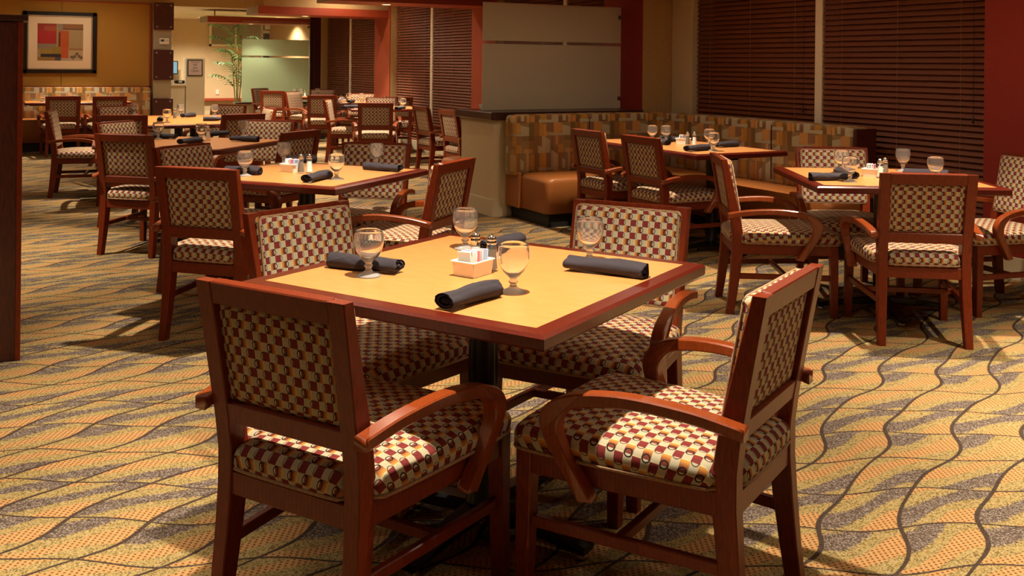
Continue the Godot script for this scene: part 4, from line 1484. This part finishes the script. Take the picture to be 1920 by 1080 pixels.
const NAPKINS := [
		[2.808, 0.995, 142.2, 0.238, "rolled navy napkin on the nearest table, left behind the goblet"],
		[2.306, 1.106, 64.0, 0.210, "rolled navy napkin on the nearest table, front, open end towards us"],
		[2.454, 1.622, 144.7, 0.250, "rolled navy napkin on the nearest table, right in front of a goblet"],
		[2.936, 1.521, 60.7, 0.220, "rolled navy napkin on the nearest table, far side behind the shakers"],
		[5.479, 1.235, 130.9, 0.210, "rolled navy napkin on the second table, left under the goblet"],
		[5.044, 1.524, 43.2, 0.250, "rolled navy napkin on the second table, front beside a goblet, grey lit"],
		[5.355, 2.000, 148.5, 0.250, "rolled navy napkin on the second table, right in front of the lit chair back"],
		[5.975, 1.692, 82.8, 0.210, "rolled navy napkin on the second table, behind the sugar caddy"],
		[6.325, 4.683, -175.2, 0.210, "rolled navy napkin on the corner bench table, left behind the chair back"],
		[6.513, 4.943, 127.1, 0.210, "rolled navy napkin on the corner bench table, black at the back left"],
		[5.729, 4.572, 75.8, 0.250, "rolled navy napkin on the corner bench table, grey at the front"],
		[5.920, 5.008, 84.6, 0.210, "rolled navy napkin on the corner bench table, black at the back right"],
		[3.967, 4.070, 112.1, 0.210, "rolled navy napkin on the right hand table, front left"],
		[4.063, 4.306, -153.0, 0.250, "rolled navy napkin on the right hand table, crossing behind the goblets"],
		[3.875, 4.734, 143.6, 0.236, "rolled navy napkin on the right hand table, behind the chair back"],
		[8.210, 1.228, 130.0, 0.210, "rolled navy napkin on the unlit brown table, left by the goblet"],
		[7.661, 1.335, 46.0, 0.238, "rolled navy napkin on the unlit brown table, middle front"],
		[7.721, 1.752, 131.4, 0.227, "rolled navy napkin on the unlit brown table, right"],
		[8.387, 1.675, 66.9, 0.210, "rolled navy napkin on the unlit brown table, far right back"],
		[10.630, 1.553, 9.4, 0.250, "rolled navy napkin on the long orange table, left end on"],
		[11.282, 1.942, 37.5, 0.250, "rolled navy napkin on the long orange table, before the white pillar"],
		[10.504, 2.063, 107.6, 0.210, "rolled navy napkin on the long orange table, front right"],
		[14.648, 4.944, 35.1, 0.250, "rolled navy napkin on the middle far table, dark"],
		[12.903, 4.363, 104.7, 0.210, "rolled navy napkin on the first far table, left"],
		[12.318, 4.840, 45.8, 0.250, "rolled navy napkin on the first far table, violet lit at the right"],
]
const SHAKERS := [
		[2.695, 1.308, "salt", "glass salt shaker with chrome top on the nearest table behind the caddy"],
		[2.637, 1.333, "pepper", "glass pepper shaker with chrome top on the nearest table right of the caddy"],
		[5.396, 1.535, "pepper", "glass pepper shaker with chrome top on the second table beside the caddy"],
		[5.398, 1.583, "salt", "glass salt shaker with chrome top on the second table, rightmost of the pair"],
		[6.151, 4.813, "pepper", "glass pepper shaker with chrome top on the corner bench table beside the caddy"],
		[6.131, 4.863, "salt", "glass salt shaker with chrome top on the corner bench table right of the caddy"],
		[3.938, 4.438, "salt", "glass salt shaker with chrome top on the right hand table in front of the caddy"],
		[3.981, 4.527, "pepper", "glass pepper shaker with chrome top on the right hand table right of the caddy"],
		[7.980, 1.525, "salt", "glass salt shaker with chrome top on the unlit brown table right of the middle goblet"],
		[10.999, 1.753, "pepper", "glass pepper shaker with chrome top on the long orange table beside the left goblet"],
		[15.859, 1.294, "salt", "glass salt shaker with chrome top on the wall bench table centre"],
		[14.811, 4.843, "salt", "glass salt shaker with chrome top on the middle far table, left one"],
		[14.993, 4.990, "pepper", "glass pepper shaker with chrome top on the middle far table, right one"],
		[14.653, 5.505, "salt", "glass salt shaker with chrome top on the first far table behind the chair back"],
		[17.492, 5.040, "salt", "glass salt shaker with chrome top on the farthest table by the green glass"],
]
const CADDIES := [
		[2.615, 1.261, "nearest table"],
		[5.510, 1.514, "second table"],
		[6.290, 4.877, "corner bench table"],
		[4.010, 4.458, "right hand table"],
		[15.010, 4.917, "middle far table"],
]


func build_ware() -> void:
	var top := 0.7605
	var g := make_goblet()
	for q in GOBLETS:
		var gb := dup(g, P(q[0], q[1], top), 0.0, q[2], "stemmed water goblets on the tables")
		gb.scale = Vector3(1.0, 1.06, 1.0)
	var meshes := []
	for k in 3:
		meshes.append(napkin_mesh(0.24, 31 + k))
	var n := 0
	for q in NAPKINS:
		var o := MeshInstance3D.new()
		o.name = numbered("rolled_napkin")
		o.mesh = meshes[n % 3]
		o.material_override = M.napkin
		add_child(o)
		o.position = P(q[0], q[1], top)
		o.rotation.y = deg_to_rad(90.0 - q[2])
		o.scale.x = q[3] / 0.24
		tag(o, q[4], "napkin", "rolled navy napkins on the tables")
		n += 1
	var protos := {"salt": make_shaker("salt"), "pepper": make_shaker("pepper")}
	for q in SHAKERS:
		dup(protos[q[2]], P(q[0], q[1], top), 20.0, q[3], "salt and pepper shakers")
	var c: Node3D = M.proto_caddy
	var pk := make_packet()
	rng.seed = 9
	var first := true
	for q in CADDIES:
		var phi := -28.0 if first else 60.0
		dup(c, P(q[0], q[1], top), phi, "white sugar caddy on the " + q[2] + ", filled with packets", "sugar caddies")
		var cnt := 8 if first else 5
		for k in cnt:
			var fx := -0.030 + 0.060 * k / (cnt - 1)
			var turned := -deg_to_rad(phi)
			var b := Basis(Vector3.UP, turned)
			var p := dup(pk, P(q[0], q[1], top + 0.006) + b * Vector3(fx, 0, -0.006 + 0.012 * (k % 2)), 0.0, ["white sugar packet at the end of", "white sugar packet second from the end of", "plain white packet in the middle of", "pink sweetener packet in the middle of", "pale blue sweetener packet by the middle of", "white packet near the notch of", "pink sweetener packet near the notch of", "pale blue packet at the notch of"][k] + " the caddy on the " + q[2], "packets in the caddy on the " + q[2])
			p.basis = b * Basis(Vector3.UP, PI * 0.5 + rng.randf_range(-0.2, 0.2)) * Basis(Vector3.RIGHT, rng.randf_range(-0.12, 0.16))
			var sleeve: MeshInstance3D = p.get_node("sleeve")
			sleeve.material_override = [M.paper, M.paper, M.paper, M.pink, M.blue, M.paper, M.pink, M.blue][k]
		first = false
